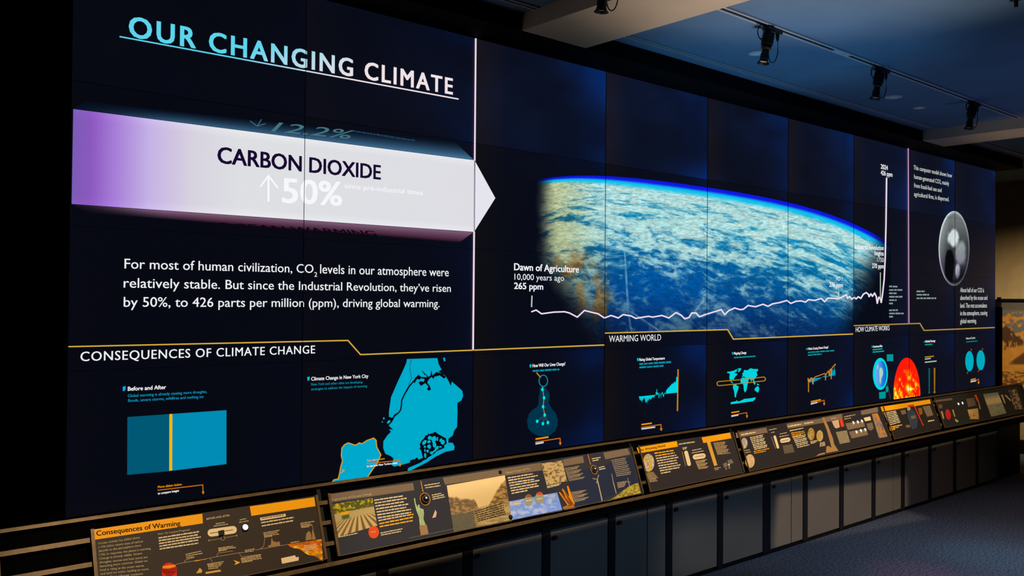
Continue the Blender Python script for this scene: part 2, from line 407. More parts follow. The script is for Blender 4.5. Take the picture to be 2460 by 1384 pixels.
# ================================================================== VIDEO WALL
vw = empty('video_wall', (0, 0, ZB), 'huge glowing wall of joined black display panels headed OUR CHANGING CLIMATE', 'video wall')
CX = [0] + [onY(x, y)[0] for x, y in ((729.5, 480), (1139, 480), (1453, 500), (1698, 500), (1892, 500), (2050, 550), (2183.5, 560), (2293, 560))] + [onY(2390.5, 600)[0]]
RZ_ = [ZB+i*HP for i in range(5)]
# black level glow of every panel: stronger blue towards one side as LCD panels show it off-axis
pm = bpy.data.materials.new('display_black'); pm.use_nodes = True
n = pm.node_tree.nodes; l = pm.node_tree.links; n.clear()
out = n.new('ShaderNodeOutputMaterial'); add = n.new('ShaderNodeAddShader'); em = n.new('ShaderNodeEmission'); df = n.new('ShaderNodeBsdfPrincipled')
df.inputs['Base Color'].default_value = (.004, .004, .006, 1); df.inputs['Roughness'].default_value = .45; df.inputs['Specular IOR Level'].default_value = .2
at_ = n.new('ShaderNodeAttribute'); at_.attribute_name = 'Col'
l.new(at_.outputs['Color'], em.inputs[0]); l.new(em.outputs[0], add.inputs[0]); l.new(df.outputs[0], add.inputs[1]); l.new(add.outputs[0], out.inputs[0])
BEZ = pb('panel_bezel', (26, 22, 34), .5, .3)
for c in range(9):
    for r in range(4):
        x0, x1, z0, z1 = CX[c]+.0008, CX[c+1]-.0008, RZ_[r]+.0008, RZ_[r+1]-.0008
        nx, nz = 14, 8
        V = []; C_ = []
        for j in range(nz+1):
            for i in range(nx+1):
                u, v = i/nx, j/nz
                V.append((x0+(x1-x0)*u, -.002, z0+(z1-z0)*v))
                amp = (.06, .22, .95, 1., .75, .8, .6, .5, .5)[c]
                if r == 3: amp *= 1.25
                if r == 0: amp *= .75
                if r in (1, 2): amp *= .5
                g = max(0, (u-.45)/.55)**2.2*(.45+.55*abs(2*v-1)**1.5) + .10*u
                lft = max(0, 1-u/.22)
                nz_ = .25+4.2*float(fbm(np.array(u*2.2+c*3.7), np.array(v*2.2+r*5.1), 3))**2*(1.25 if v > .5 else 1)
                base = np.array([.0021, .0026, .0058])*(1+.11*c)
                cc = base + amp*nz_*g*np.array([-.0005, .0052, .040]) + amp*lft*np.array([.0046, .0022, -.0020])
                if r == 3: cc = cc+np.array([.0003, .0012, .0050])*amp*nz_
                C_.append((*np.clip(cc, 0, 1), 1))
        F = [(j*(nx+1)+i, j*(nx+1)+i+1, (j+1)*(nx+1)+i+1, (j+1)*(nx+1)+i) for j in range(nz) for i in range(nx)]
        k = len(V); V += [(x0, .045, z0), (x1, .045, z0), (x1, .045, z1), (x0, .045, z1)]
        a0, a1, a2, a3 = 0, nx, nz*(nx+1)+nx, nz*(nx+1)
        F += [(k, k+1, k+2, k+3)[::-1], (a0, k, k+1, a1)[::-1], (a1, k+1, k+2, a2)[::-1], (a2, k+2, k+3, a3)[::-1], (a3, k+3, k, a0)[::-1]]
        C_ += [(0, 0, 0, 1)]*4
        o = mesh('display_panel', V, F, pm, vw)
        a = o.data.color_attributes.new('Col', 'FLOAT_COLOR', 'POINT'); a.data.foreach_set('color', np.array(C_, np.float32).ravel())
for x in CX[1:-1]: B().box(x-.0008, x+.0008, -.0064, -.001, ZB, HT).build('upright_bezel', BEZ, vw)
for z in RZ_[1:-1]: B().box(0, CX[-1], -.0063, -.001, z-.0005, z+.0005).build('level_bezel', BEZ, vw)

CY = (0, 172, 205); WH = emis((240, 242, 246)); CYM = emis(CY); TEAL = emis((10, 140, 165)); ORA = emis((225, 135, 10)); YEL = emis((214, 172, 60))
# --- headline with a cyan-to-pink gradient
def grad_mat(name, a, b, x0, x1, zs):
    m = bpy.data.materials.new(name); m.use_nodes = True; n = m.node_tree.nodes; l = m.node_tree.links; n.clear()
    o = n.new('ShaderNodeOutputMaterial'); e = n.new('ShaderNodeEmission'); g = n.new('ShaderNodeNewGeometry'); sx = n.new('ShaderNodeSeparateXYZ')
    l.new(g.outputs['Position'], sx.inputs[0])
    m1 = n.new('ShaderNodeMath'); m1.operation = 'MULTIPLY_ADD'; m1.inputs[1].default_value = -zs; m1.inputs[2].default_value = zs*2.95
    l.new(sx.outputs['Z'], m1.inputs[0]); m2 = n.new('ShaderNodeMath'); m2.operation = 'ADD'; l.new(sx.outputs['X'], m2.inputs[0]); l.new(m1.outputs[0], m2.inputs[1])
    mr = n.new('ShaderNodeMapRange'); mr.inputs['From Min'].default_value = x0; mr.inputs['From Max'].default_value = x1; l.new(m2.outputs[0], mr.inputs['Value'])
    r = n.new('ShaderNodeValToRGB'); r.color_ramp.elements[0].color = (*L3(a), 1); r.color_ramp.elements[1].color = (*L3(b), 1)
    l.new(mr.outputs[0], r.inputs[0]); l.new(r.outputs[0], e.inputs[0]); l.new(e.outputs[0], o.inputs[0]); return m
HG = grad_mat('headline_gradient', (92, 212, 236), (240, 226, 230), .75, 1.35, 1.6)
text('OUR CHANGING CLIMATE', (309, 87), (1088, 227), 49, HG, vw, bold=.026, sp_=1.2, name='headline_text')
line('headline_underline', [(288, 88), (1101, 238)], 3.2, HG, vw)

# --- banner arrow
def banner(X, Y, u, v):
    stops = [(0, (128, 96, 190)), (.045, (146, 92, 200)), (.10, (172, 128, 224)), (.19, (206, 186, 240)), (.30, (226, 220, 234)), (.42, (232, 234, 238)), (1, (232, 232, 238))]
    r = [np.interp(u, [s_[0] for s_ in stops], [s_[1][k] for s_ in stops]) for k in range(3)]
    e = sm(.0, .10, v)*sm(1, .90, v); return [c*(.955+.045*(1-e)) for c in r]
lf = lambda x0, y0, x1, y1: (lambda u: (x0+(x1-x0)*u, y0+(y1-y0)*u))
# warp u so that the mesh follows perspective evenly enough
picture('banner_face', None, 160, 10, banner, emis_attr(), vw, L=1, top=lf(176, 262, 1139, 385), bot=lf(172, 490, 1138, 557))
poly('banner_arrowhead', [(1140, 385), (1190, 476), (1139, 557)], emis((229, 230, 237)), vw)
line('banner_fold', [(1141, 387), (1139.5, 557)], 2.4, emis((196, 188, 214)), vw, L=4)
def up_facet(X, Y, u, v):
    t = .86*v**1.2*sm(-.05, .30, u)*(.75+.40*u); return [6+62*t, 14+104*t, 28+128*t]
picture('banner_upper_facet', None, 120, 16, up_facet, emis_attr(), vw, L=1, top=lf(205, 244, 1092, 340), bot=lf(176, 261, 1138, 384))
def lo_facet(X, Y, u, v):
    t = (1-v)**.75*sm(-.05, .24, u); r = np.exp(-((v-.72)/.2)**2)*.34*sm(.1, .4, u); return [10+122*t+60*r, 10+82*t-8*r, 20+100*t+6*r]
picture('banner_lower_facet', None, 120, 16, lo_facet, emis_attr(), vw, L=1, top=lf(172, 491, 1137, 558), bot=lf(215, 512, 1103, 583))
text('CARBON DIOXIDE', (522, 391), (915, 431.5), 38.5, emis((24, 8, 46)), vw, bold=.024, name='banner_text')
text('50%', (677, 486), (822, 494), 58, emis((247, 247, 251)), vw, bold=.02, name='banner_figure')
polys('banner_up_arrow', ribbon([(645, 483), (645, 423)], 5)+ribbon([(626, 448), (645, 422), (667, 451)], 4), emis((248, 248, 252)), vw, L=3)
text('since pre-industrial times', (828, 452), (1016, 469), 12.5, emis((246, 246, 251)), vw, bold=.01, name='banner_note')
text('12.2%', (651, 315), (838, 334), 23, emis((66, 116, 128)), vw, bold=.005, L=3, name='folded_figure', slant=.10)
polys('folded_down_arrow', ribbon([(601, 291), (618, 303), (637, 297)], 2)+ribbon([(628, 287), (618, 303)], 2), emis((62, 110, 130)), vw, L=3)
dashes('folded_note', [(846, 316, 998, 340)], 4, emis((28, 62, 88)), vw)
text('OCEAN WARMING', (530, 548.5), (908, 567.5), 13.5, emis((16, 5, 18)), vw, bold=.014, L=3, name='folded_heading', slant=-.03)
# --- vertical rules
PW = emis((236, 214, 234)); PK = emis((176, 136, 178))
line('panel_rule', [(1143, 93), (1140.5, 385)], 4.0, PW, vw, L=9)
line('panel_rule', [(1139, 557), (1136.5, 839)], 4.2, PW, vw, L=9)
line('panel_rule', [(2182, 357), (2183.5, 776)], 3.0, PK, vw, L=9)
# --- intro paragraph
b_ = .004
text('For most of human civilization, CO', (299, 645), (753, 656), 23.5, WH, vw, bold=b_, name='paragraph_line')
text('2', (755, 665), (762, 665), 11, WH, vw, bold=b_, name='paragraph_subscript')
text('levels in our atmosphere were', (769, 657), (1078, 664), 22, WH, vw, bold=b_, name='paragraph_line')
text('relatively stable. But since the Industrial Revolution, they\u2019ve risen', (297, 691), (1083, 701.5), 23.5, WH, vw, bold=b_, name='paragraph_line')
text('by 50%, to 426 parts per million (ppm), driving global warming.', (297, 737), (1056, 738), 23.5, WH, vw, bold=b_, name='paragraph_line')
# --- section rules and titles
line('section_rule', [(165, 833), (836, 818), (866, 852), (1451, 829)], 3.0, YEL, vw, L=5)
line('section_rule', [(1453, 800.5), (1748, 792), (1762, 815), (2049, 802.5)], 2.8, YEL, vw, L=5)
line('section_rule', [(2051, 782.5), (2210, 777), (2220, 794), (2389, 787)], 2.6, emis((178, 146, 66)), vw, L=5)
text('CONSEQUENCES OF CLIMATE CHANGE', (193, 868), (757, 849), 22.5, WH, vw, bold=.01, sp_=1.1, name='section_title')
text('WARMING WORLD', (1463, 822), (1588, 818), 15.5, WH, vw, bold=.0, name='section_title')
text('HOW CLIMATE WORKS', (2056, 798), (2137, 793.5), 12, WH, vw, bold=.0, name='section_title')

# --- earth picture
LX = [1284, 1350, 1400, 1453, 1520, 1600, 1640, 1698, 1797, 1892, 1973, 2050, 2100, 2130]
LY = [431, 425, 423.5, 423, 425, 434, 441, 450, 467, 487, 508, 534, 560, 582]
def limb(x):
    pc = np.polyfit(LX, LY, 4); return np.polyval(pc, x)
def earth(X, Y, u, v):
    d = Y-limb(X)
    dd = np.clip(d, 0, None)
    # perspective-like compression of the cloud pattern towards the limb
    q = 2.2*np.log1p(dd/34.)
    ang = (X-1290)/88.
    wx = fbm(ang*1.2+3, q*1.9, 4, 1)-.5; wy = fbm(ang*1.2+31, q*1.9+7, 4, 2)-.5
    c1 = fbm(ang*1.5+wx*1.3-q*.35, q*4.2+wy*1.5, 7, 0, .62)
    c2 = fbm(ang*4.5+wx*3+11-q*1.0, q*12.+wy*3, 6, 2, .66)
    cov = .80-.22*sm(110, 300, dd)+.20*np.exp(-((X-1500)/170)**2-((dd-130)/70)**2)+.16*np.exp(-((X-1370)/60)**2-((Y-580)/38)**2)
    cov = cov-.26*np.exp(-((X-1590)/120)**2-((Y-670)/45)**2)-.30*np.exp(-((X-1368)/42)**2-((Y-523)/13)**2)+.10*np.exp(-((X-1840)/140)**2-((Y-560)/50)**2)-.15*np.exp(-((X-1790)/160)**2-((Y-700)/50)**2)-.22*sm(1880, 2080, X)*sm(600, 680, Y)
    c = c1*.60+c2*.48
    cl = sm(.68-cov*.34, .92-cov*.34, c+.03)
    hz = sm(120, 8, dd)
    cl = np.clip(cl*(.97-.40*sm(150, 330, dd))+hz*.50, 0, 1)
    oc = mix([0, 122, 172], [6, 52, 118], sm(60, 340, dd))
    oc = mix(oc, [0, 84, 160], .7*np.exp(-((X-1600)/150)**2-((Y-680)/70)**2))
    cloud = mix([186, 218, 212], [104, 150, 166], sm(140, 340, dd)*.9)
    cloud = mix(cloud, [146, 205, 212], .55*sm(.35, .65, c2))
    left = sm(1470, 1330, X+(Y-560)*-.15)
    cloud = mix(cloud, [176, 176, 118], left*.75)
    oc = mix(oc, [26, 60, 70], left*.6)
    land = sm(.50, .62, fbm(ang*1.6+50, q*2.2+9, 4, 3))*np.exp(-((X-1400-(Y-700)*.55)/52)**2)*sm(575, 650, Y)*sm(800, 745, Y)
    oc = mix(oc, [112, 84, 40], np.clip(land*1.7, 0, 1)*.9)
    r = mix(oc, mix(cloud, [150, 128, 84], np.clip(land*1.5, 0, .7)), cl)
    fine = .80+.44*fbm(X/7.5, Y/2.6, 3, 3)
    r = [k*fine for k in r]
    # contrails
    for (x0, y0, x1, y1) in ((1500, 590, 1509, 745), (1509, 745, 1600, 805), (1509, 745, 1517, 800), (1780, 655, 1838, 615), (1660, 760, 1700, 710)):
        L_ = math.hypot(x1-x0, y1-y0); tx, ty = (x1-x0)/L_, (y1-y0)/L_
        al = (X-x0)*tx+(Y-y0)*ty; ac = abs((X-x0)*-ty+(Y-y0)*tx)
        r = mix(r, [168, 206, 210], .6*np.exp(-(ac/2.2)**2)*sm(-6, 10, al)*sm(L_+6, L_-10, al)*(.6+.5*vn(al/9., al*0)))
    th = .55+.45*sm(1290, 1600, X); bl = sm(15*th, 7*th, d); cyb = sm(7*th, 12*th, d)*sm(31*th, 15*th, d)
    r = mix(r, [0, 190, 235], cyb*.95); r = mix(r, [6, 16, 226], bl*.95)
    a = sm(1284+(np.clip(Y-640, 0, 400))*.62, 1338+(np.clip(Y-600, 0, 400))*.75, X+16*(fbm(X/30., Y/30., 2)-.5))
    hi = 2150-np.clip(Y-575, 0, 400)*.42
    a = a*sm(hi+8, hi-70, X)
    a = np.maximum(a, .95*sm(1284, 1330, X)*np.clip(bl+cyb, 0, 1)*sm(2132, 2095, X))
    a = a*sm(-1, 2, d)*(1-.55*sm(700, 830, Y)*sm(1560, 1420, X))
    a = a*(1-.30*sm(700, 830, Y))*(1-.45*sm(2046, 2054, X)*sm(600, 680, Y))
    bg = [8, 11, 24]
    return mix(bg, r, a)
def etop(u): x = 1270+(2140-1270)*u; return x, limb(x)-2
def ebot(u):
    x = 1270+(2140-1270)*u
    y = np.where(x < 1452.5, 829-(x-1270)*.04+6.5, np.where(x < 1748, 800.5-(x-1453)*.029, np.where(x < 1762, 792+(x-1748)*1.64, 815-(x-1762)*.0435)))
    y = np.where(x > 2050, 781, y); return x, y-1
picture('earth_picture', None, 640, 300, earth, emis_attr(), vw, L=1, top=etop, bot=ebot)
# --- carbon dioxide curve
cv = [(1277,749),(1288,745),(1301,754),(1330,750),(1356,749),(1368,752),(1387,762),(1404,746),(1420,750),(1437,754),(1452,764),(1468,758),(1477,761),(1485,764),(1497,756),(1516,759),(1527,765),(1545,762),(1558,760),(1568,762),(1590,758),(1607,764),(1624,751),(1636,757),(1645,766),(1655,763),(1662,752),(1672,752),(1680,761),(1697,755),(1733,744),(1741,756),(1750,747),(1765,740),(1778,744),(1786,743),(1797,734),(1815,737),(1833,731),(1845,736),(1856,730),(1873,727),(1890,722),(1900,729),(1912,724),(1925,723),(1935,726),(1942,720),(1957,722),(1973,717),(1981,725),(1989,716),(2014,718),(2028,711),(2033,708),(2036,717),(2041,712),(2046,719),(2052,715),(2057,718),(2062,713),(2068,717),(2074,707),(2081,703),(2086,707),(2088,713),(2092,706),(2096,712),(2101,704),(2105,712),(2107.5,729),(2111,714),(2115,718),(2117,727),(2120,708),(2124,672),(2126.5,620),(2128.5,540),(2130,428)]
line('carbon_curve', cv, 3.4, emis((238, 220, 240)), vw, L=4)
text('Dawn of Agriculture', (1235, 649), (1391, 655), 16.5, WH, vw, bold=.022, name='graph_label')
text('10,000 years ago', (1236, 672), (1355, 675), 14.5, WH, vw, name='graph_label')
text('265 ppm', (1235, 694), (1305, 696), 15, WH, vw, bold=.022, name='graph_label')
text('AD 1', (2008, 674), (2024, 675), 10, WH, vw, name='graph_label'); text('276 ppm', (1992, 689), (2025, 690.5), 11, WH, vw, bold=.02, name='graph_label')
text('Industrial Revolution', (2053, 598), (2123, 601), 11, WH, vw, bold=.02, name='graph_label')
text('begins', (2101, 613), (2123, 614.5), 11, WH, vw, bold=.02, name='graph_label'); text('1750', (2107, 629), (2123, 630), 10.5, WH, vw, name='graph_label')
text('270 ppm', (2095, 644), (2123, 645), 11, WH, vw, bold=.02, name='graph_label')
text('2024', (2116, 405), (2133, 409), 11, WH, vw, bold=.02, name='graph_label'); text('426 ppm', (2116, 420), (2144, 425), 11, WH, vw, bold=.02, name='graph_label')
polys('graph_ticks', ribbon([(1278, 711), (1277, 737)], 3)+ribbon([(2015, 700), (2015, 716)], 2.4)+ribbon([(2115, 655), (2115, 722)], 2), emis((190, 205, 190)), vw, L=4)
GW = emis((205, 212, 205))
for s_, a, b2, cpx in (('This computer model shows how', (2195, 407), (2287, 427), 10.5), ('human-generated CO2, mainly', (2196, 429), (2280, 446), 10.5), ('from fossil-fuel use and', (2196, 450), (2262, 462), 10.5), ('agricultural fires, is dispersed.', (2196, 471), (2280, 484), 10.5),
        ('About half of our CO2 is', (2307, 702), (2364, 702.5), 11), ('absorbed by the ocean and', (2307, 720.5), (2372, 720.5), 11), ('land. The rest accumulates', (2307, 739.5), (2371, 739), 11), ('in the atmosphere, causing', (2307, 758), (2372, 756.5), 11), ('global warming.', (2307, 777), (2346, 775.5), 11)):
    text(s_, a, b2, cpx, GW, vw, bold=.008, name='paragraph_line')
DG = emis((130, 150, 148))
dashes('credit_lines', [(2136, 690, 2156, 690.5), (2136, 698.5, 2169, 698.5), (2136, 706.5, 2154, 706.5), (2136, 715, 2168, 715), (2136, 723, 2154, 723), (2136, 731, 2145, 731), (2136, 747.5, 2157, 747), (2136, 755, 2171, 755), (2136, 763, 2145, 763)], 4, DG, vw)
dashes('credit_lines', [(2202, 702, 2222, 702), (2202, 710, 2232, 710), (2202, 718.5, 2249, 718.5)], 4, DG, vw)
# --- glass-like model globe
def globe(X, Y, u, v):
    x = (X-2292)/37.; y = (Y-597)/90.; r = np.sqrt(x*x+y*y)
    g1 = lambda cx, cy_, sx, sy_: np.exp(-((x-cx)/sx)**2-((y-cy_)/sy_)**2)
    a = .22+.30*sm(.2, -.9, y)+.30*sm(-.2, -1, x)*sm(.9, -.1, y)
    w1 = fbm(x*2.6+3, y*3.2, 4, 1)-.5
    a = a+.75*sm(.42, .75, g1(-.02, -.28, .52, .32)+w1*.55)+.42*sm(.35, .7, g1(.42, .12, .42, .42)+w1*.4)+.70*sm(.4, .75, g1(.22, .60, .20, .26)+w1*.4)
    dk = np.clip(1.25*sm(.35, .6, g1(-.30, .48, .36, .52)+w1*.4)+1.0*g1(.6, .85, .4, .3)+.9*sm(.75, 1, y), 0, 1); a = a*(1-.92*dk)
    a = a+.55*sm(.90, .985, r)*(.5+.5*sm(.3, -.9, x)+.25*sm(.5, 1, y))
    a = np.clip(a, 0, 1.0)*(.93+.14*fbm(x*9, y*12, 3)); n_ = sm(-.05, .4, y)
    return [a*205+4, a*(214-14*n_)+6, a*(210+8*n_)+10]
def disc_pic(name, cx, cy_, rx, ry, nr, na, fn, m, parent, P=S, L=1, vmax=None):
    u, v = np.meshgrid(np.linspace(0, 1, na+1), np.linspace(0, 1, nr+1))
    X = lambda u_, v_: cx+rx*v_*np.cos(2*np.pi*u_)
    top = lambda u_: (cx+0*u_, cy_+0*u_); bot = lambda u_: (cx+rx*np.cos(2*np.pi*u_), cy_+ry*np.sin(2*np.pi*u_))
    return picture(name, None, na, nr, fn, m, parent, P, L, top, bot)
disc_pic('model_globe', 2292, 597, 37, 90, 34, 72, globe, emis_attr(), vw, L=2)
# ------------------------------------------------------------------ lower row of screen graphics
WB = emis((250, 250, 252)); ORB = emis((240, 150, 0))
def footer(p0, p1, px_, hook, q0, q1, s1=None, s2=None, cp_=5.5, wd=2.2):
    """orange call-out: small label over a line with an arrow turned down, white label below"""
    if s1: text(s1, p0, p1, cp_, ORB, vw, bold=.02, name='callout_label')
    else: dashes('callout_label', [(*p0, *p1)], cp_, ORB, vw, solid=True)
    line('callout_arrow', [(p0[0], p0[1]+5), px_, hook], wd, emis((205, 110, 16)), vw)
    h = 3.2 if wd > 2 else 2.4
    polys('callout_tip', [[(hook[0]-h, hook[1]-2), (hook[0]+h, hook[1]-2), (hook[0]+h*.3, hook[1]+4), (hook[0]-h*.3, hook[1]+4)]], emis((222, 120, 20)), vw, L=3)
    if s2: text(s2, q0, q1, cp_, WB, vw, bold=.02, name='callout_label')
    else: dashes('callout_label', [(*q0, *q1)], cp_, emis((200, 205, 215)), vw, solid=True)
# before and after
poly('heading_bullet', [(295, 929), (302, 928), (301.5, 936), (299, 939), (295, 940)], emis((0, 170, 240)), vw)
text('Before and After', (307, 939), (399, 934.5), 9.5, WB, vw, bold=.02, name='graphic_heading')
text('Global warming is already causing more droughts,', (307, 954.5), (497, 944), 7, emis((10, 150, 190)), vw, bold=.01, name='graphic_caption')
text('floods, severe storms, wildfires and melting ice', (307, 966), (489, 956), 7, emis((10, 150, 190)), vw, bold=.01, name='graphic_caption')
poly('before_field', [(306, 1002), (407, 995), (407, 1132), (305.5, 1141)], emis((0, 88, 116)), vw)
poly('after_field', [(414, 994.5), (544, 985.5), (544, 1115), (413.5, 1131)], emis((0, 140, 180)), vw)
poly('slider_line', [(407, 995), (414, 994.5), (413.5, 1130.5), (406.5, 1131.5)], emis((255, 182, 0)), vw, L=2)
footer((379, 1173), (437, 1166), (487, 1165), (488, 1183), (379, 1188.5), (430, 1181), 'Move sliders below', 'to compare images')
# city map
f = fr(780, 850, 4.325)
poly('heading_bullet', [(738, 906), (744, 905), (743.5, 913), (739, 915)], emis((0, 190, 225)), vw)
text('Climate Change in New York City', (747.5, 914.5), (885, 907.5), 8.5, WB, vw, bold=.016, name='graphic_heading')
text('New York and other cities are developing', (747.5, 926.5), (871, 920.5), 6, TEAL, vw, bold=.01, name='graphic_caption')
text('strategies to address the impacts of warming', (747.5, 938), (882, 930), 6, TEAL, vw, bold=.01, name='graphic_caption')
LAND = emis((0, 170, 202)); NIGHT = emis((5, 7, 18))
poly('city_map', f((855,55),(1170,45),(1185,110),(1215,165),(1180,185),(1235,215),(1262,240),(1290,290),(1310,335),(1322,290),(1380,340),(1430,385),(1438,440),(1420,485),(1378,510),(1380,600),(1375,760),(1345,800),(1330,850),(1290,880),(1262,880),(1180,835),(1150,810),(1135,815),(1130,830),(1085,845),(1075,815),(1070,845),(1040,850),(1045,865),(1010,900),(985,940),(1000,955),(985,990),(1000,1000),(1020,1080),(975,1100),(960,1075),(935,1095),(890,1105),(885,1130),(780,1160),(720,1172),(690,1150),(715,1110),(710,1080),(680,1060),(630,1040),(608,980),(610,910),(650,850),(690,810),(668,785),(715,790),(690,770),(665,745),(700,710),(728,655),(770,620),(735,625),(715,655),(700,665),(668,655),(668,600),(690,450),(760,290),(820,160),(850,90)), LAND, vw)
poly('peninsula_map', f((860,1210),(872,1185),(930,1160),(1000,1130),(1040,1100),(1120,1050),(1170,1010),(1240,980),(1265,930),(1262,875),(1285,880),(1285,925),(1330,925),(1350,965),(1345,1000),(1250,1020),(1150,1070),(1060,1130),(960,1180),(880,1222)), LAND, vw, L=2)
polys('river_lines', ribbon(f((700,690),(725,640),(770,612),(790,580),(797,540),(800,485),(830,420),(870,350),(890,325),(925,285),(955,245)), 3.2)+ribbon(f((880,335),(872,320),(905,250),(888,190),(885,120),(900,58)), 1.0)+ribbon(f((815,440),(850,395),(870,360)), 1.6), NIGHT, vw, L=3)
polys('bay_inlets', [f((925,300),(940,250),(975,218),(1000,240),(1060,245),(1052,205),(1075,240),(1100,225),(1108,165),(1120,225),(1160,190),(1222,205),(1262,245),(1240,258),(1195,225),(1140,240),(1130,262),(1110,240),(1080,270),(1065,300),(1090,330),(1105,370),(1085,385),(1062,370),(1078,340),(1045,305),(1000,335),(975,300),(990,285),(1030,292),(1038,262),(1000,255),(985,270),(960,262),(935,305)), f((1000,160),(1050,215),(1040,225))], NIGHT, vw, L=3)
poly('lagoon', f((988,940),(1012,900),(1050,855),(1080,838),(1140,818),(1180,840),(1262,890),(1268,930),(1236,975),(1180,1000),(1130,1045),(1080,1070),(1060,1095),(1025,1110),(1022,1060),(1003,1000)), NIGHT, vw, L=3)
g = fr(960, 1020, 11.53)
isl = [(830,370,45,60,.5),(900,395,25,45,.4),(690,500,45,85,.6),(810,475,50,40,0),(820,610,55,60,0),(940,430,40,110,.1),(985,380,30,70,-.2),(970,560,45,90,0),(1045,400,22,60,0),(1140,430,30,60,.4),(1200,490,55,75,.3),(1130,615,40,25,0),(700,620,30,30,0),(775,735,35,40,-.5),(890,785,50,45,0),(1010,680,30,60,.3),(950,740,50,25,-.4),(710,860,32,70,-.1),(700,720,16,50,0),(1050,640,30,50,0),(1270,600,30,45,0)]
lst = []
for x, y, rx, ry, ro in isl:
    p = ell(x, y, rx, ry, 11, ro); lst.append(g(*[(a+random.uniform(-9, 9), b2+random.uniform(-9, 9)) for a, b2 in p]))
polys('lagoon_islands', lst, emis((0, 178, 205)), vw, L=4)
polys('small_islands', [f((645,715),(665,690),(685,695),(680,712),(655,728)), f((605,665),(620,658),(622,680),(610,685)), f((592,700),(605,705),(603,716),(594,714)), f((1230,42),(1248,40),(1255,75),(1240,80))], LAND, vw, L=2)
sis = f((80,1330),(95,1310),(140,1300),(155,1240),(165,1180),(185,1110),(172,1060),(178,980),(205,945),(245,925),(320,950),(360,925),(385,935),(440,900),(510,875),(535,900),(542,970),(585,1050),(545,1140),(500,1200),(440,1290),(300,1320))
poly('island_map', sis, emis((0, 168, 204)), vw); line('island_outline', sis[:-1], 2.2, emis((225, 150, 10)), vw, L=3)
line('island_outline', f((165,1240),(205,1212),(180,1205)), 2, emis((225, 150, 10)), vw, L=3)
footer((881, 1109.5), (924, 1104), (960, 1106), (961, 1117), (881, 1123), (955, 1114), 'Turn dial to move', 'to see how New Yorkers adapt', 5)
# chain of consequences
f = fr(1240, 860, 6.29)
poly('heading_bullet', [(1272, 876), (1276.5, 875.5), (1276, 882.5), (1273, 883.5)], emis((0, 190, 225)), vw)
text('How Will Our Lives Change?', (1279, 882.5), (1358, 877.5), 7.5, WB, vw, bold=.02, name='graphic_heading')
dashes('graphic_caption', [(1279.5, 893.5, 1344, 889.5)], 4.5, TEAL, vw)
poly('bubble_shape', f((355,440),(440,450),(500,520),(505,600),(490,680),(540,770),(600,840),(628,930),(625,1010),(590,1100),(520,1165),(440,1190),(330,1175),(240,1130),(180,1060),(163,960),(185,860),(240,790),(320,740),(340,680),(340,600),(355,520)), emis((0, 52, 76)), vw, L=1)
polys('chain_links', ribbon(f((405,500),(420,600)), 2)+ribbon(f((420,600),(408,735)), 2)+ribbon(f((405,735),(432,860)), 2)+ribbon(f((310,225),(368,292)), 3.2)+ribbon(f((402,430),(400,460)), 2.5), emis((176, 120, 24)), vw, L=3)
polys('chain_links', ribbon(f((432,870),(318,960)), 1.2)+ribbon(f((432,870),(405,990)), 1.2)+ribbon(f((432,870),(480,975)), 1.2), emis((90, 88, 92)), vw, L=3)
polys('chain_ring', ringp(1305.3, 915, 10.2, 13.6, 2.2), emis((0, 140, 160)), vw, L=3)
for k, (x, y) in enumerate(f((397,478),(421,604),(407,737),(431,862),(318,958),(404,993),(480,977))):
    poly('chain_node', ell(x, y, 3.1, 4.1, 16), emis((0, 228, 228)), vw, L=4)
footer((1286.5, 1057), (1318, 1052), (1345.5, 1053), (1346, 1065), (1286.5, 1068.5), (1306, 1065), None, None, 4.5)
# temperature bars
f = fr(1500, 850, 6.92)
poly('heading_bullet', [(1530, 861), (1534.5, 860.5), (1534, 867), (1531, 868)], emis((0, 190, 205)), vw)
text('Rising Global Temperature', (1536, 867.5), (1597, 863.5), 6.5, WB, vw, bold=.02, name='graphic_heading')
dashes('graphic_caption', [(1536, 877, 1612, 872), (1536, 885, 1594, 881)], 4.5, TEAL, vw)
p = [(238, 708)]; x = 238
base = lambda x: 712-(x-238)*.103
prof = [(238,12),(255,70),(290,95),(315,60),(330,40),(350,120),(370,115),(395,110),(415,70),(440,75),(465,40),(490,50),(510,10)]
lst = []
for i in range(44):
    x = 240+i*6.2; hh = np.interp(x, [a for a, _ in prof], [b2 for _, b2 in prof])*random.uniform(.7, 1.05)
    lst.append(f((x, base(x)), (x+6.4, base(x)), (x+5, base(x)+hh), (x+1, base(x)+hh)))
for i in range(30):
    x = 515+i*6; hh = (90 if i in (3, 4) else 45 if i in (1, 2, 5) else 0)+random.uniform(-60, 40)*(i > 5)
    lst.append(f((x, base(x)), (x+5, base(x)), (x+4.5, base(x)-hh), (x+.5, base(x)-hh)) if hh > 0 else f((x, base(x)-hh), (x+5, base(x)-hh), (x+5, base(x)), (x, base(x))))
for i in range(32):
    x = 694+i*6; hh = np.interp(x, [694, 730, 790, 850, 865, 885], [60, 100, 165, 185, 265, 275])*random.uniform(.88, 1.05)
    lst.append(f((x, base(x)), (x+6.4, base(x)), (x+6.2, base(x)-hh), (x+.5, base(x)-hh)))
polys('temperature_bars', lst, emis((0, 214, 228)), vw, L=2)
line('slider_line', [(1629, 888), (1627.5, 987)], 3, emis((196, 138, 10)), vw, L=3)
footer((1541, 1022), (1566, 1018.5), (1588, 1020), (1588.5, 1031), (1541, 1032.5), (1574, 1028), None, None, 3.8)
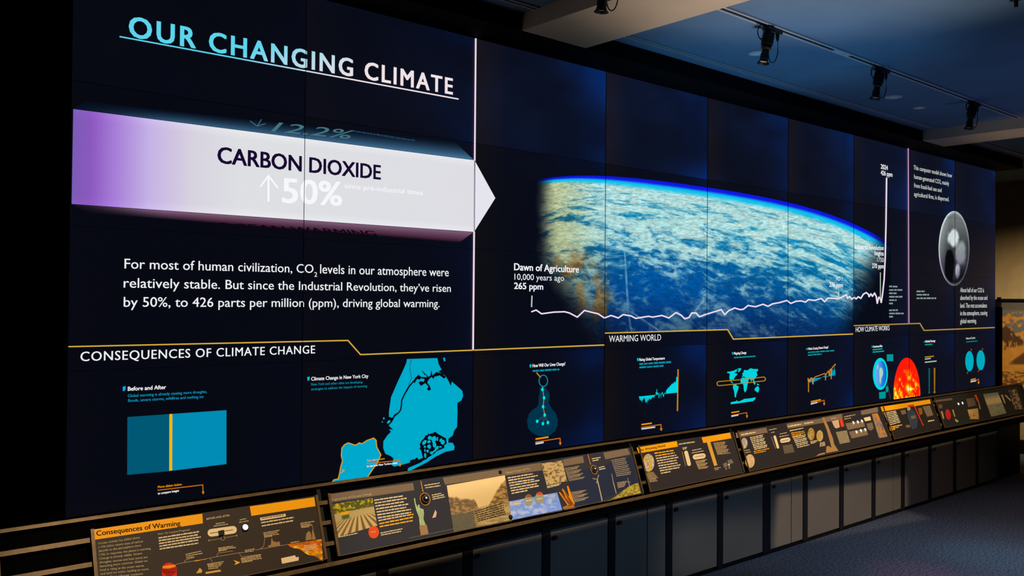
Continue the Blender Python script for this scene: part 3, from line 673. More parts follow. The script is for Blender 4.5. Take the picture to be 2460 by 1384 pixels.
# world map
f = fr(1700, 840, 8.144)
poly('heading_bullet', [(1758, 846.5), (1761.5, 846), (1761, 852), (1759, 852.5)], emis((0, 170, 185)), vw)
text('Mapping Change', (1763, 852), (1793, 850), 6, WB, vw, bold=.02, name='graphic_heading')
dashes('graphic_caption', [(1763, 861, 1815, 857.5)], 3.6, emis((10, 140, 140)), vw, solid=True)
CONT = emis((0, 212, 222))
polys('continent_map', [
 f((380,455),(385,435),(440,430),(520,410),(560,385),(580,400),(560,440),(540,440),(520,470),(545,460),(575,470),(580,490),(545,520),(520,560),(505,600),(490,580),(462,590),(465,620),(500,655),(490,660),(462,640),(440,605),(425,550),(435,480),(425,465)),
 f((575,375),(660,362),(645,405),(605,450),(595,420),(610,400)),
 f((500,685),(540,668),(575,705),(608,720),(598,780),(565,860),(552,940),(530,925),(520,820),(495,740)),
 f((672,470),(700,450),(712,400),(780,405),(840,365),(900,380),(985,380),(985,420),(955,430),(975,510),(955,515),(940,560),(905,580),(925,650),(940,660),(920,690),(898,660),(892,610),(872,580),(858,630),(838,585),(812,575),(792,615),(768,590),(748,555),(700,520),(685,540),(668,530),(690,490)),
 f((655,560),(700,545),(745,560),(775,600),(802,625),(775,700),(762,790),(732,842),(710,800),(702,700),(690,668),(650,670),(643,620)),
 f((918,800),(928,755),(960,725),(985,712),(1012,760),(992,830),(972,842),(950,815)), f((965,665),(1010,680),(990,700),(968,690)),
 f((450,1070),(455,1030),(560,1010),(572,988),(592,1018),(640,1005),(720,965),(830,955),(935,935),(938,960),(890,1010),(700,1035))], CONT, vw, L=2)
bx = f((215,625),(640,590),(1105,535),(1130,560),(1130,595),(1105,612),(640,665),(235,705),(195,700),(183,665),(190,640))
line('latitude_band', bx+[bx[0]], 2.2, emis((176, 128, 10)), vw, L=3)
footer((1757, 993), (1776, 990), (1794, 991.5), (1794.5, 1000), (1757, 1002), (1774, 998.5), None, None, 3.4, 1.8)
# causes graph
f = fr(1920, 825, 8.65)
dashes('heading_bullet', [(1937, 841, 1941, 841)], 5, emis((0, 150, 150)), vw, solid=True)
text('What\u2019s Causing Climate Change?', (1941.5, 841), (1990, 836.5), 5.5, WB, vw, bold=.02, name='graphic_heading')
dashes('graphic_caption', [(1941, 848.5, 2004, 844), (1941, 855, 1974, 852.5)], 3.6, emis((10, 145, 150)), vw)
lst = []
for i in range(46):
    x = 180+i*12.4; b0 = 745-(x-180)*.14; hh = np.interp(x, [180, 300, 330, 430, 520, 560, 640, 690, 750], [-60, -115, -60, -30, 40, -25, 60, 130, 200])*random.uniform(.6, 1.1)
    lst.append(f((x, b0), (x+11, b0), (x+11, b0-hh), (x, b0-hh)) if hh > 0 else f((x, b0-hh), (x+11, b0-hh), (x+11, b0), (x, b0)))
polys('causes_bars', lst, emis((0, 160, 196)), vw, L=2)
polys('causes_curve', ribbon(f((195,1010),(192,800),(182,725),(205,775),(225,790),(240,720),(275,725),(290,850),(292,740),(315,715),(345,690),(400,675),(460,650),(530,625),(548,650),(545,765),(552,660),(580,610),(610,570),(625,660),(640,550),(660,530),(665,740),(672,540),(700,480),(725,470),(745,430),(750,455)), 1.9), emis((214, 140, 20)), vw, L=3)
footer((1948, 967), (1972, 962), (1980, 961.5), (1980, 970), (1948, 972), (1963.5, 968.5), None, None, 3.6, 1.8)
# greenhouse graphic
f = fr(2080, 820, 9.228)
dashes('heading_bullet', [(2094, 835.5, 2098, 835.5)], 5, emis((0, 150, 130)), vw, solid=True)
text('Greenhouse Effect', (2098, 835.5), (2120, 833.5), 5, WB, vw, bold=.025, name='graphic_heading')
dashes('graphic_caption', [(2096.5, 842, 2120, 839.5), (2096.5, 847.5, 2124, 845)], 3.4, emis((10, 165, 165)), vw, solid=True)
poly('planet_halo', ell(2115, 898.5, 18, 38.5, 40), emis((0, 216, 224)), vw, L=2)
def planet(X, Y, u, v):
    x = (X-2115.5)/14.; y = (Y-899)/32.
    t = sm(-.9, .9, x); r = mix([110, 170, 235], [20, 110, 225], t)
    land = np.clip(1.7*np.exp(-((x-.12-.10*y)/.30)**2-((y+.15)/.33)**2)+1.1*np.exp(-((x+.05)/.17)**2-((y-.38)/.42)**2)+.8*np.exp(-((x+.5)/.2)**2-((y+.55)/.25)**2), 0, 1)
    r = mix(r, [176, 212, 190], sm(.35, .75, land)); return mix(r, [12, 60, 150], sm(.75, 1, x*x+y*y)*sm(0, .5, x))
disc_pic('planet_disc', 2116, 898.5, 13.5, 31.5, 16, 40, planet, emis_attr(), vw, L=3)
polys('caption_squares', [f((465,292),(608,288),(605,438),(470,442)), f((295,1130),(440,1112),(440,1262),(300,1278)), ell(2131, 935, 3.2, 8, 12)], emis((0, 150, 152)), vw, L=4)
rays = []
for k in range(7): rays += ribbon(f((505, 640+k*52), (640, 720+k*58)), .55)
polys('sun_rays', rays+ribbon(f((480,950),(545,1270)), 3), emis((40, 50, 58)), vw, L=1)
def sun(X, Y, u, v):
    n_ = fbm(X/5.5, Y/11., 4, 1); t = sm(880, 960, Y)
    g1 = lambda cx, cy_, sx, sy_: np.exp(-((X-cx)/sx)**2-((Y-cy_)/sy_)**2)
    h = sm(.56, .74, n_+t*.10)*sm(868, 930, Y)*.85+g1(2182, 932, 6, 9)*1.3+g1(2184, 908, 4, 6)*1.2+g1(2151, 950, 6, 30)*.45
    h = h*sm(2214, 2203, X)
    return [255+0*X, 28+200*np.clip(h, 0, 1)+30*np.clip(h-1, 0, 1)+20*(n_-.5), 8+30*np.clip(h-.6, 0, 1)+200*np.clip(h-.95, 0, .9)]
# sun disc, its lower edge cut by the display edge
def stop_(u): x = 2146.5+(2211-2146.5)*u; return x, 948-88.5*np.sqrt(np.clip(1-((x-2178.7)/32.4)**2, 0, 1))**1.0
def sbot(u): x = 2146.5+(2211-2146.5)*u; return x, np.minimum(960-(x-2146.5)*.14, 948+88.5*np.sqrt(np.clip(1-((x-2178.7)/32.4)**2, 0, 1)))
picture('sun_disc', None, 64, 70, sun, emis_attr(), vw, L=2, top=stop_, bot=sbot)
dashes('heading_bullet', [(2219.5, 823, 2223, 823)], 4, emis((0, 150, 130)), vw, solid=True)
text('Global Energy', (2223, 823), (2247, 821), 5, WB, vw, bold=.025, name='graphic_heading')
dashes('graphic_caption', [(2222, 830, 2240, 828.5)], 3.2, emis((10, 145, 140)), vw, solid=True)
dashes('graphic_caption', [(2222, 859.5, 2243.5, 857)], 3, emis((190, 140, 20)), vw, solid=True)
dashes('graphic_caption', [(2222, 864.5, 2236, 862.5), (2222, 872, 2250, 869)], 3, emis((170, 185, 180)), vw, solid=True)
polys('thermometer_bar', [[(2230.6, 885), (2234.4, 885), (2233.6, 943), (2231.2, 943)]]+[ell(2232.3, 943, 2.3, 3, 10)], emis((10, 92, 100)), vw, L=3)
polys('thermometer_bar', [[(2243.4, 884), (2247, 884), (2246.4, 941), (2244, 941)]]+[ell(2245.1, 942, 2.3, 3, 10)], emis((160, 112, 20)), vw, L=3)
text('Natural Cycles', (2321, 815.5), (2343, 813.5), 4.5, emis((200, 215, 205)), vw, bold=.02, name='graphic_heading')
dashes('graphic_caption', [(2321, 823, 2348, 820.5)], 3, emis((0, 120, 140)), vw, solid=True)
poly('hemisphere_disc', ell(2329, 868, 10, 24.5, 32), emis((0, 170, 190)), vw, L=2)
poly('hemisphere_disc', ell(2356, 865.5, 10, 24, 32), emis((0, 170, 190)), vw, L=2)
polys('axis_ticks', [q for a, b2 in (((2334, 843), (2333, 838)), ((2325, 893), (2324, 898)), ((2360, 841), (2361, 837)), ((2352, 889), (2350, 893))) for q in ribbon([a, b2], 2)], emis((150, 76, 20)), vw, L=3)
footer((2332, 914), (2344, 911.5), (2351, 911), (2351, 919), (2332, 918.5), (2345, 916.5), None, None, 3.2, 1.5)

# ================================================================== READER RAIL FRAME
rr = empty('reader_rail', (0, RY, ZB), 'long bronze metal rail frame under the screens that holds the sloping graphic panels', 'rail')
XL, XR = -.34, 9.62
B().slab(XL, XR, -.011, .0025, -.012, .012).build('top_bar', METAL, rr)
for k, s_ in enumerate((.077, .168, .262)):
    B().slab(XL, XR, s_-.009, s_+.009, -.014, .006).build('cross_bar', METAL, rr)
def skew(X0, X1, sa0, sa1, sb0, sb1, o0, o1):
    return B().hull8([RX(X0, sa0, o1), RX(X0, sa1, o1), RX(X1, sb1, o1), RX(X1, sb0, o1)], RN, o1-o0)
skew(XL, XR, .347, .366, .320, .338, -.012, .020).build('lower_bar', METAL, rr)
B().slab(XL, XR, -.004, .40, -.034, -.026).build('backing_board', pb('matt_black_backing', (3, 3, 4), .9, .02), rr)
for X in (-.255, 1.06, 3.22, 4.272, 6.405, 7.39, 9.45):
    B().slab(X-.010, X+.010, .0, .36, -.026, -.0145).build('upright', METAL if X < 0 else BLACKM, rr)

# ================================================================== GRAPHIC READER PANELS
BROWN = (58, 47, 42)
def panel(X0, X1, s0a, s1a, s0b, s1b, label, base):
    t = empty('exhibit_sign', tuple(RX(X0, s0a)), label, 'graphic panel', 'sloping graphic panels on the rail')
    B().hull8([RX(X0, s0a, RT_OFF), RX(X0, s1a, RT_OFF), RX(X1, s1b, RT_OFF), RX(X1, s0b, RT_OFF)], RN, .007).build('printed_board', ink(base), t)
    w_ = .013
    for X, a, b2 in ((X0, s0a, s1a), (X1-w_, s0b, s1b)):
        B().slab(X, X+w_, a-.002, b2+.002, .0065, RT_OFF+.006).build('side_trim', METAL, t)
    skew(X0, X1, s1a-.0005, s1a+.003, s1b-.0005, s1b+.003, .006, RT_OFF+.003).build('bottom_trim', METAL, t)
    return t
TXT = ink((226, 206, 170)); TXO = ink((242, 178, 36)); HEADO = ink((250, 168, 8)); TAUPE = ink((126, 106, 90)); CREAM = ink((238, 212, 172)); NAVY = ink((36, 44, 74)); DK = ink((44, 34, 26))
STEEL = pb('steel_ball', (200, 195, 190), .22, .5, 1.0); ROUT = emis((236, 244, 255), 1.3); RINGM = pb('orange_ring', (214, 140, 30), .4, .4)
# ---- panel 1
p1 = panel(.06, 1.036, .040, .324, .041, .325, 'nearest graphic panel with two orange header bands, titled Consequences of Warming', BROWN)
f = fr(200, 1180, 6.783); g = fr(480, 1180, 6.784)
poly('header_band', f((128,632),(1940,368),(1950,525),(143,800)), HEADO, p1, Rl, 1)
text('Consequences of Warming', (232, 1287.5), (434, 1262), 12, ink((96, 58, 16)), p1, Rl, 2, bold=.02, name='header_text')
body = ['Human activity has added about', 'a 436 billion metric tons of carbon', 'dioxide to the atmosphere since', '1750. In response, the planet is warming.', 'Change is already visible. Severe', 'droughts, storms and heat waves are', 'becoming more common. Global sea', 'level is rising as the ocean warms', 'and land ice melts, leading to more', 'flooding along coasts', 'and rivers.']
ends = [(925,755),(975,820),(940,885),(1105,935),(960,1015),(1050,1075),(1050,1135),(990,1215),(1065,1270),(975,1345),(900,1420)]
for i, (s_, e_) in enumerate(zip(body, ends)):
    x0, y0 = 243+i*4.6, 862+i*62
    a, = f((x0, y0+8)); b2, = f((e_[0], e_[1]+14)); text(s_, a, b2, 5.2, TXT, p1, Rl, 2, bold=.022, name='body_text')
text('How Do Impacts Progress?', f((1218,715))[0], f((1740,640))[0], 4.6, TXT, p1, Rl, 2, bold=.02, name='body_text')
dashes('body_text_block', [(*f((1225+i*5, 775+i*45))[0], *f((e_, y_))[0]) for i, (e_, y_) in enumerate(((1885,672),(1865,722),(1915,757),(1875,806),(1875,858)))], 3.4, TXT, p1, Rl, 2)
polys('red_chili_picture', [f(*ell(1400,1275,118,110,28)), f((1280,1250),(1520,1230),(1525,1384),(1285,1384))], ink((226, 38, 18)), p1, Rl, 1)
poly('chili_highlight', f((1290,1225),(1400,1205),(1510,1200),(1500,1235),(1400,1262),(1300,1262)), ink((246, 150, 30)), p1, Rl, 2)
LNK = ink((176, 148, 112))
polys('timeline_lines', ribbon(f((1510,1195),(1640,1165),(1670,1120),(1810,1080)), 1.1)+ribbon(f((1640,1165),(2000,1105)), 1.2)+ribbon(g((100,1105),(270,1070),(300,1010),(540,975)), 1.1)+ribbon(g((270,1070),(640,1005),(720,1000)), 1.1)+ribbon(g((640,1005),(680,1070),(990,1030)), 1.0)+ribbon(g((170,1100),(205,1150)), 1.0)+ribbon(g((900,960),(1430,870)), 1.0)+ribbon(g((980,945),(1040,900),(1060,765)), 1.0)+ribbon(g((1830,560),(1850,640)), 1.0), LNK, p1, Rl, 1)
polys('timeline_accent', ribbon(f((1820,1140),(1995,1108)), 1.8)+ribbon(g((-5,1125),(100,1110)), 1.8), TXO, p1, Rl, 2)
dashes('caption_text_block', [(*f(a)[0], *f(b2)[0]) for a, b2 in (((1668,1040),(1925,985)),((1675,1068),(1945,1020)),((1680,1098),(1810,1078)))]+
       [(*g(a)[0], *g(b2)[0]) for a, b2 in (((300,940),(545,905)),((305,962),(590,925)),((305,985),(440,962)),((668,1108),(995,1048)),((672,1128),(1000,1075)),((680,1150),(1010,1102)),((685,1172),(860,1142)),((120,1200),(390,1158)),((128,1222),(375,1188)),((135,1245),(340,1222)),((140,1275),(300,1255)),((735,975),(890,950)),((735,1000),(880,980)))], 2.6, ink((200, 170, 128)), p1, Rl, 2)
poly('header_band', g((815,250),(1865,100),(1885,245),(840,405)), HEADO, p1, Rl, 1)
text('BEFORE AND AFTER', g((110,470))[0], g((488,408))[0], 4.4, TXT, p1, Rl, 2, bold=.0, name='control_heading')
dashes('caption_text_block', [(*g(a)[0], *g(b2)[0]) for a, b2 in (((260,542),(415,515)),((225,580),(460,545)),((650,478),(760,455)),((640,518),(795,490)))], 2.4, ink((190, 172, 130)), p1, Rl, 2)
def pill(cx, cy_, hw, hh, ang=-.14, n=10):
    P_ = [(hw-hh+hh*math.cos(t), hh*math.sin(t)) for t in np.linspace(-math.pi/2, math.pi/2, n)]+[(-hw+hh+hh*math.cos(t), hh*math.sin(t)) for t in np.linspace(math.pi/2, 3*math.pi/2, n)]
    return [(cx+x*math.cos(ang)-y*math.sin(ang), cy_+x*math.sin(ang)+y*math.cos(ang)) for x, y in P_]
poly('slider_plate', g(*pill(365,655,240,62)), CREAM, p1, Rl, 1)
line('slider_slot', g((170,688),(540,630)), 1.6, ink((110, 84, 60)), p1, Rl, 2)
q0 = Rl(*g((338,670))[0], 1); X_, s_ = q0[0], (q0-R0-RN*RT_OFF) @ RD
B().slab(X_-.010, X_+.010, s_-.006, s_+.014, RT_OFF+.001, RT_OFF+.016).build('slider_knob', BLACKM, p1)
polys('slider_scale', ribbon(g((150,805),(345,775)), 1.1)+ribbon(g((405,760),(600,725)), 1.1)+ringp(*g((375,768))[0], 5, 5, 1.2, 16)+[ell(*g((150,805))[0], 2, 2.4, 8), ell(*g((600,725))[0], 2, 2.4, 8)], LNK, p1, Rl, 2)
def dome(name, px, py, r, m, parent, h=1.0, base=None):
    c_ = Rl(px, py, 1); b = B(); n_ = 20; V = []; F = []
    ex = np.array([1., 0, 0]); ey = RD
    for j in range(6):
        a = j/5*math.pi/2; 
        for k in range(n_): V.append(c_+(ex*math.cos(2*math.pi*k/n_)+ey*math.sin(2*math.pi*k/n_))*r*math.cos(a)+RN*r*h*math.sin(a))
    for j in range(5):
        for k in range(n_): F.append((j*n_+k, j*n_+(k+1) % n_, (j+1)*n_+(k+1) % n_, (j+1)*n_+k))
    return mesh(name, V, F, m, parent, True)
dome('button_base', *g((738,608))[0], .016, BLACKM, p1, .25); dome('lit_button', *g((740,592))[0], .0135, ROUT, p1, .5)
poly('caption_tag', g((980,435),(1395,368),(1402,412),(990,482)), CREAM, p1, Rl, 1)
dashes('tag_text', [(*g((1005,455))[0], *g((1370,398))[0])], 2.6, ink((120, 90, 60)), p1, Rl, 2)
dashes('body_text_block', [(*g((1000,525))[0], *g((1530,438))[0]), (*g((1010,578))[0], *g((1520,492))[0])], 3.2, TXT, p1, Rl, 2)
dashes('caption_text_block', [(*g(a)[0], *g(b2)[0]) for a, b2 in (((1035,690),(1300,645)),((1040,712),(1270,680)),((1045,735),(1295,708)),((1050,757),(1180,740)),((1640,535),(1865,500)),((1642,560),(1810,540)),((1648,582),(1840,560)),((1655,602),(1780,585)),((1480,850),(1620,825)))], 2.4, ink((200, 170, 128)), p1, Rl, 2)
polys('skyline_picture', [g((1115,915),(1118,885),(1160,875),(1165,790),(1175,750),(1185,795),(1205,830),(1235,815),(1240,840),(1290,820),(1305,835),(1310,885)), g((1720,805),(1735,700),(1760,660),(1790,655),(1815,700),(1825,790)), g((1830,790),(1830,640),(1850,640),(1890,785))], ink((160, 124, 84)), p1, Rl, 1)
def fire(X, Y, u, v):
    n_ = fbm(X/9., Y/6., 5, 2); return [232-70*sm(.5, .3, n_), 96+110*sm(.5, .72, n_)+30*v, 20+40*sm(.6, .8, n_)]
picture('lava_picture', g((1435,865),(1975,785),(2020,1105),(1980,1130)), 50, 30, fire, pic_mat(), p1, Rl, 1, top=lambda u: (691.5+u*81, 1307.5-u*12.), bot=lambda u: (691.5+u*84, 1309+u*38+2*np.sin(u*14)))
dashes('caption_text_block', [(*g((1700,905+i*22))[0], *g((1900+20*(i % 2),870+i*24))[0]) for i in range(4)], 2.2, ink((244, 190, 140)), p1, Rl, 3)
poly('paper_note', g((1325,1095),(1550,1045),(1570,1080),(1612,1070),(1610,1130),(1340,1185)), CREAM, p1, Rl, 1)
polys('arrow_marks', [g((545,1120),(600,1140),(660,1160),(620,1185),(560,1205),(590,1165))], TXO, p1, Rl, 2)
polys('animal_picture', [g((0,1250),(40,1290),(30,1330),(-60,1340)), g((90,1320),(330,1280),(350,1310),(100,1350))], ink((214, 170, 84)), p1, Rl, 2)
# ---- panel 2
p2 = panel(1.088, 3.198, .042, .323, .040, .322, 'long graphic panel with farm field, green statue, valley and wind turbine pictures', (50, 50, 64))
f = fr(700, 1080, 4.553); g = fr(1100, 1000, 4.6125); h_ = fr(1440, 1020, 5.7675)
poly('header_strip', f((395,492),(1330,365),(1345,445),(410,580)), TAUPE, p2, Rl, 1)
text('Fingerprints of Climate Change', f((435,562))[0], f((878,495))[0], 4.8, CREAM, p2, Rl, 2, bold=.026, name='header_text')
def farm(X, Y, u, v):
    hor = .30; row = np.sin((u-.62)*26/(.10+np.clip(v-hor, 0, 1)))
    soil = mix([206, 178, 122], [120, 92, 58], sm(-.1, .6, row)*sm(.38, .6, v)); soil = mix(soil, [190, 164, 116], sm(.62, .40, v))
    n_ = fbm(X/5., Y/5., 4, 1); tree = mix([84, 88, 28], [206, 180, 30], sm(.48, .66, n_))
    r = mix(tree, soil, sm(hor-.02, hor+.03, v))
    tr = np.exp(-((u-.27)/.10)**6-((v-.44)/.09)**6); cab = np.exp(-((u-.26)/.12)**6-((v-.34)/.06)**6)
    r = mix(r, [70, 96, 60], tr); return mix(r, [232, 172, 20], cab)
picture('farm_picture', f((448,600),(885,528),(940,832),(512,955)), 90, 70, farm, pic_mat(), p2, Rl, 1)
poly('red_badge', f(*ell(900,905,58,68,28)), ink((232, 78, 26)), p2, Rl, 3)
text('90%', f((868,915))[0], f((930,905))[0], 3.6, CREAM, p2, Rl, 4, bold=.03, name='badge_text')
dashes('body_text_block', [(*f((905+i*6.6,562+i*32.3))[0], *f((e_,y_))[0]) for i, (e_, y_) in enumerate(((1220,515),(1265,540),(1235,578),(1278,604),(1255,640),(1308,662),(1310,695)))], 3.4, TXT, p2, Rl, 2)
dashes('body_text_block', [(*f((952,785))[0], *f((1255,728))[0])], 3.4, TXT, p2, Rl, 2)
dashes('highlighted_text_block', [(*f((1262,728))[0], *f((1335,716))[0]), (*f((960,820))[0], *f((1330,748))[0]), (*f((965,852))[0], *f((1332,784))[0])], 3.6, TXO, p2, Rl, 2)
dashes('caption_text_block', [(*f(a)[0], *f(b2)[0]) for a, b2 in (((975,920),(1215,872)),((980,942),(1200,900)),((515,965),(725,920)),((1455,400),(1620,372)),((1465,425),(1630,400)),((1535,505),(1640,485)),((1540,528),(1675,500)),((1545,550),(1680,522)))], 2.6, TXT, p2, Rl, 2)
SH = ink((178, 198, 156))
poly('statue_picture', f((1340,535),(1352,530),(1360,590),(1385,640),(1382,605),(1400,605),(1405,640),(1445,655),(1450,700),(1445,760),(1470,825),(1405,830),(1395,740),(1365,660),(1348,590)), SH, p2, Rl, 2)
polys('robe_folds', ribbon(f((1408,660),(1425,740),(1432,822)), .9)+ribbon(f((1428,665),(1440,730),(1455,820)), .9)+ribbon(f((1395,680),(1412,770)), .7), ink((130, 154, 122)), p2, Rl, 3)
poly('stone_plinth_picture', f((1398,835),(1480,822),(1502,925),(1415,938)), ink((164, 128, 92)), p2, Rl, 2)
poly('small_bird_picture', f((1575,660),(1590,690),(1580,740),(1540,750),(1555,710)), ink((220, 190, 160)), p2, Rl, 2)
line('water_line', f((1290,968),(1810,860)), 1.2, ink((96, 110, 106)), p2, Rl, 1)
def trackball(px, py, parent, r=.021, stem=True):
    c_ = Rl(px, py, 1)
    t_ = [c_+(np.array([1., 0, 0])*math.cos(a)+RD*math.sin(a))*r*1.42+RN*.003 for a in np.linspace(0, 2*math.pi, 28)]
    B().tube(t_, .0022, 6, False).build('trackball_ring', RINGM, parent)
    dome('trackball_socket', px, py, r*1.2, BLACKM, parent, .35)
    dome('trackball', px+1.5, py-1, r, STEEL, parent, .95)
trackball(*f((1458,545))[0], p2)
line('trackball_stem', f((1415,345),(1440,462)), 2.2, ink((205, 136, 30)), p2, Rl, 2)
poly('header_strip', [f((1655,310))[0], g((915,515))[0], g((932,600))[0], f((1680,385))[0]], TAUPE, p2, Rl, 1)
def valley(X, Y, u, v):
    n_ = fbm(X/7., Y/3.6, 5, 1); n2 = fbm(X/26., Y/14., 4, 3)
    rl = .26+.30*u+.10*(fbm(X/14., X*0, 4)-.5)+sm(.42, .56, u)*.5; rr_ = .62-sm(.56, 1, u)*.50+.06*(fbm(X/9., X*0+5, 3)-.5)
    sky = mix([246, 216, 166], [222, 190, 140], sm(.0, .5, v)+.3*(n2-.5)); L_ = mix([96, 78, 62], [196, 152, 92], sm(.40, .68, n_)); r = sky
    r = mix(r, mix(L_, [150, 126, 98], .35), sm(rl-.02, rl+.03, v)*sm(.60, .50, u))
    r = mix(r, mix([104, 82, 54], [184, 142, 82], sm(.38, .66, n_)), sm(rr_-.02, rr_+.03, v)*sm(.55, .62, u))
    wat = mix([186, 160, 112], [146, 124, 84], sm(.4, .6, fbm(X/14., Y/2.5, 4, 2))); r = mix(r, wat, sm(.55, .62, v)*sm(.34, .44, u))
    return mix(r, mix([92, 88, 80], [112, 104, 90], n_), sm(.62, .65, v)*sm(.40, .37, u))
picture('valley_picture', [f((1700,395))[0], g((520,655))[0], g((600,1160))[0], g((-45,1290))[0]], 110, 80, valley, pic_mat(), p2, Rl, 2)
dashes('body_text_block', [(*g((185+i*7,1065+i*21))[0], *g((500+i*6,970+i*24))[0]) for i in range(6)], 3.0, ink((58, 46, 34)), p2, Rl, 3)
text('Climate Change and You', g((530,638))[0], g((800,588))[0], 4.4, CREAM, p2, Rl, 2, bold=.026, name='header_text')
dome('round_knob', *g((468,622))[0], .011, BLACKM, p2, .8); dome('round_knob', *g((582,1120))[0], .013, BLACKM, p2, .8)
dashes('body_text_block', [(*g((552+i*7.2,692+i*28.5))[0], *g((e_,y_))[0]) for i, (e_, y_) in enumerate(((830,645),(885,664),(845,705),(902,718),(875,755),(900,778),(770,830)))], 3.3, TXT, p2, Rl, 2)
def ice(X, Y, u, v):
    n_ = fbm(X/11., Y/7., 5, 3); return mix([122, 158, 255], [186, 200, 255], sm(.35, .68, n_))
picture('ice_picture', g((568,945),(1100,845),(1158,1045),(598,1155)), 70, 30, ice, pic_mat(), p2, Rl, 1)
polys('badge_discs', [g(*ell(785,930,46,65,20)), g(*ell(905,905,48,66,20))], ink((158, 160, 150)), p2, Rl, 3)
polys('badge_tops', [g((870,870),(890,840),(925,845),(945,870)), ], ink((232, 70, 30)), p2, Rl, 4)
polys('badge_tops', [g((745,900),(770,868),(800,868),(825,895))], ink((150, 92, 56)), p2, Rl, 4)
dashes('caption_text_block', [(*g(a)[0], *g(b2)[0]) for a, b2 in (((612,965),(715,945)),((625,985),(700,970)),((755,945),(820,935)),((875,925),(935,915)))], 2.6, CREAM, p2, Rl, 5)
def sketch(X, Y, u, v):
    n_ = fbm(X/4.5, Y/3.2, 4, 2); return mix([206, 176, 128], [104, 84, 60], sm(.56, .66, n_))
picture('old_map_picture', g((920,525),(1155,490),(1210,720),(985,765)), 44, 44, sketch, pic_mat(), p2, Rl, 2)
dashes('caption_text_block', [(*g((985+6*i,785+14*i))[0], *g((1140-12*i,750+14*i))[0]) for i in range(2)], 2.4, TXT, p2, Rl, 2)
poly('header_strip', g((1160,480),(1385,440),(1400,515),(1175,555)), TAUPE, p2, Rl, 1)
poly('header_strip', [g((1610,405))[0], h_((390,330))[0], h_((430,415))[0], g((1635,478))[0]], TAUPE, p2, Rl, 1)
dashes('caption_text_block', [(*g((1185+i*4.6,585+i*13.5))[0], *g((1350+i*6-20*(i % 3),555+i*13.5))[0]) for i in range(11)]+[(*g((1255+i*4.6,850+i*13))[0], *g((1425+i*4-24*(i % 3),822+i*13))[0]) for i in range(9)], 1.9, ink((170, 148, 122)), p2, Rl, 2)
dashes('caption_text_block', [(*h_((165+i*8,505+i*24))[0], *h_((365+i*9-10*(i % 2),470+i*24))[0]) for i in range(10)]+[(*h_((245+i*3,815+i*17))[0], *h_((380-8*i,790+i*17))[0]) for i in range(5)], 2.0, ink((170, 150, 124)), p2, Rl, 2)
dashes('caption_text_block', [(*g((1485,478))[0], *g((1580,462))[0]), (*g((1492,500))[0], *g((1560,488))[0]), (*g((1560,575))[0], *g((1625,560))[0]), (*g((1565,597))[0], *g((1635,582))[0])], 2.4, TXT, p2, Rl, 2)
polys('carrot_picture', [g((x0-9,y0),(x0+9,y0-3),(1272+6*k,990-4*k),(1225+8*k,1002-4*k)) for k, (x0, y0) in enumerate(((1125,842),(1152,868),(1160,808),(1190,850),(1215,775)))], ink((232, 146, 32)), p2, Rl, 3)
polys('carrot_shadow', [g((x0+8,y0),(x0+11,y0-2),(1252+6*k,990-4*k),(1246+6*k,994-4*k)) for k, (x0, y0) in enumerate(((1125,842),(1152,868),(1160,808),(1190,850)))], ink((130, 66, 18)), p2, Rl, 4)
poly('carrot_base_picture', g((1160,1010),(1215,985),(1285,985),(1298,1018),(1180,1040)), ink((176, 110, 52)), p2, Rl, 3)
poly('blue_field', [g((1215,640))[0], h_((60,560))[0], h_((440,440))[0], h_((530,815))[0], h_((0,1060))[0], g((1290,1025))[0], g((1250,850))[0]], NAVY, p2, Rl, 1)
polys('turbine_picture', [q for pts, wd in ((g((1545,700),(1598,935)), 2.6), (g((1545,700),(1495,690)), 1.6), (g((1545,700),(1560,650)), 1.6), (g((1545,700),(1535,742)), 1.4), (g((1720,725),(1755,855)), 1.8), (g((1720,725),(1705,640)), 1.2), (h_((400,785),(418,862)), 1.4), (h_((400,785),(392,740)), 1.), (h_((380,790),(430,800)), 1.)) for q in ribbon(pts, wd)], ink((186, 168, 146)), p2, Rl, 3)
def grass(X, Y, u, v):
    n_ = fbm(X/4., Y/3., 4, 0); return mix([126, 116, 46], [196, 172, 74], sm(.35, .65, n_))
picture('hillside_picture', None, 60, 20, grass, pic_mat(), p2, Rl, 2, top=lambda u: (1442+u*91, 1207-u*5-41*sm(.05, 1, u)), bot=lambda u: (1442+u*98, 1208-u*22))
trackball(*g((1505,595))[0], p2, .018); line('trackball_stem', g((1440,425),(1470,535)), 1.8, ink((205, 136, 30)), p2, Rl, 4)
# ---- panel 3
p3 = panel(3.253, 4.252, .039, .324, .042, .324, 'short graphic panel with two orange bands beside the cyan temperature graph, titled Our Warming World', (50, 44, 50))
f = h_
poly('header_band', f((515,320),(1070,230),(1090,305),(545,400)), HEADO, p3, Rl, 1)
text('Our Warming World', f((555,372))[0], f((918,305))[0], 5.5, ink((120, 76, 10)), p3, Rl, 2, bold=.02, name='header_text')
poly('header_band', f((1415,180),(1810,112),(1830,190),(1440,258)), HEADO, p3, Rl, 1)
def gl(c1, c2, c3):
    def fn(X, Y, u, v):
        n_ = fbm(X/4.2, Y/6., 3, 2); return mix(mix(c1, c2, sm(.42, .52, n_)), c3, sm(.55, .62, n_))
    return fn
disc_pic('globe_picture', *f((680,530))[0], 14, 21.5, 12, 28, gl((206, 190, 180), (150, 120, 150), (206, 176, 40)), pic_mat(), p3, Rl, 2)
dashes('highlighted_text_block', [(*f((762,408))[0], *f((1032,366))[0]), (*f((775,445))[0], *f((1042,400))[0])], 3.0, TXO, p3, Rl, 2)
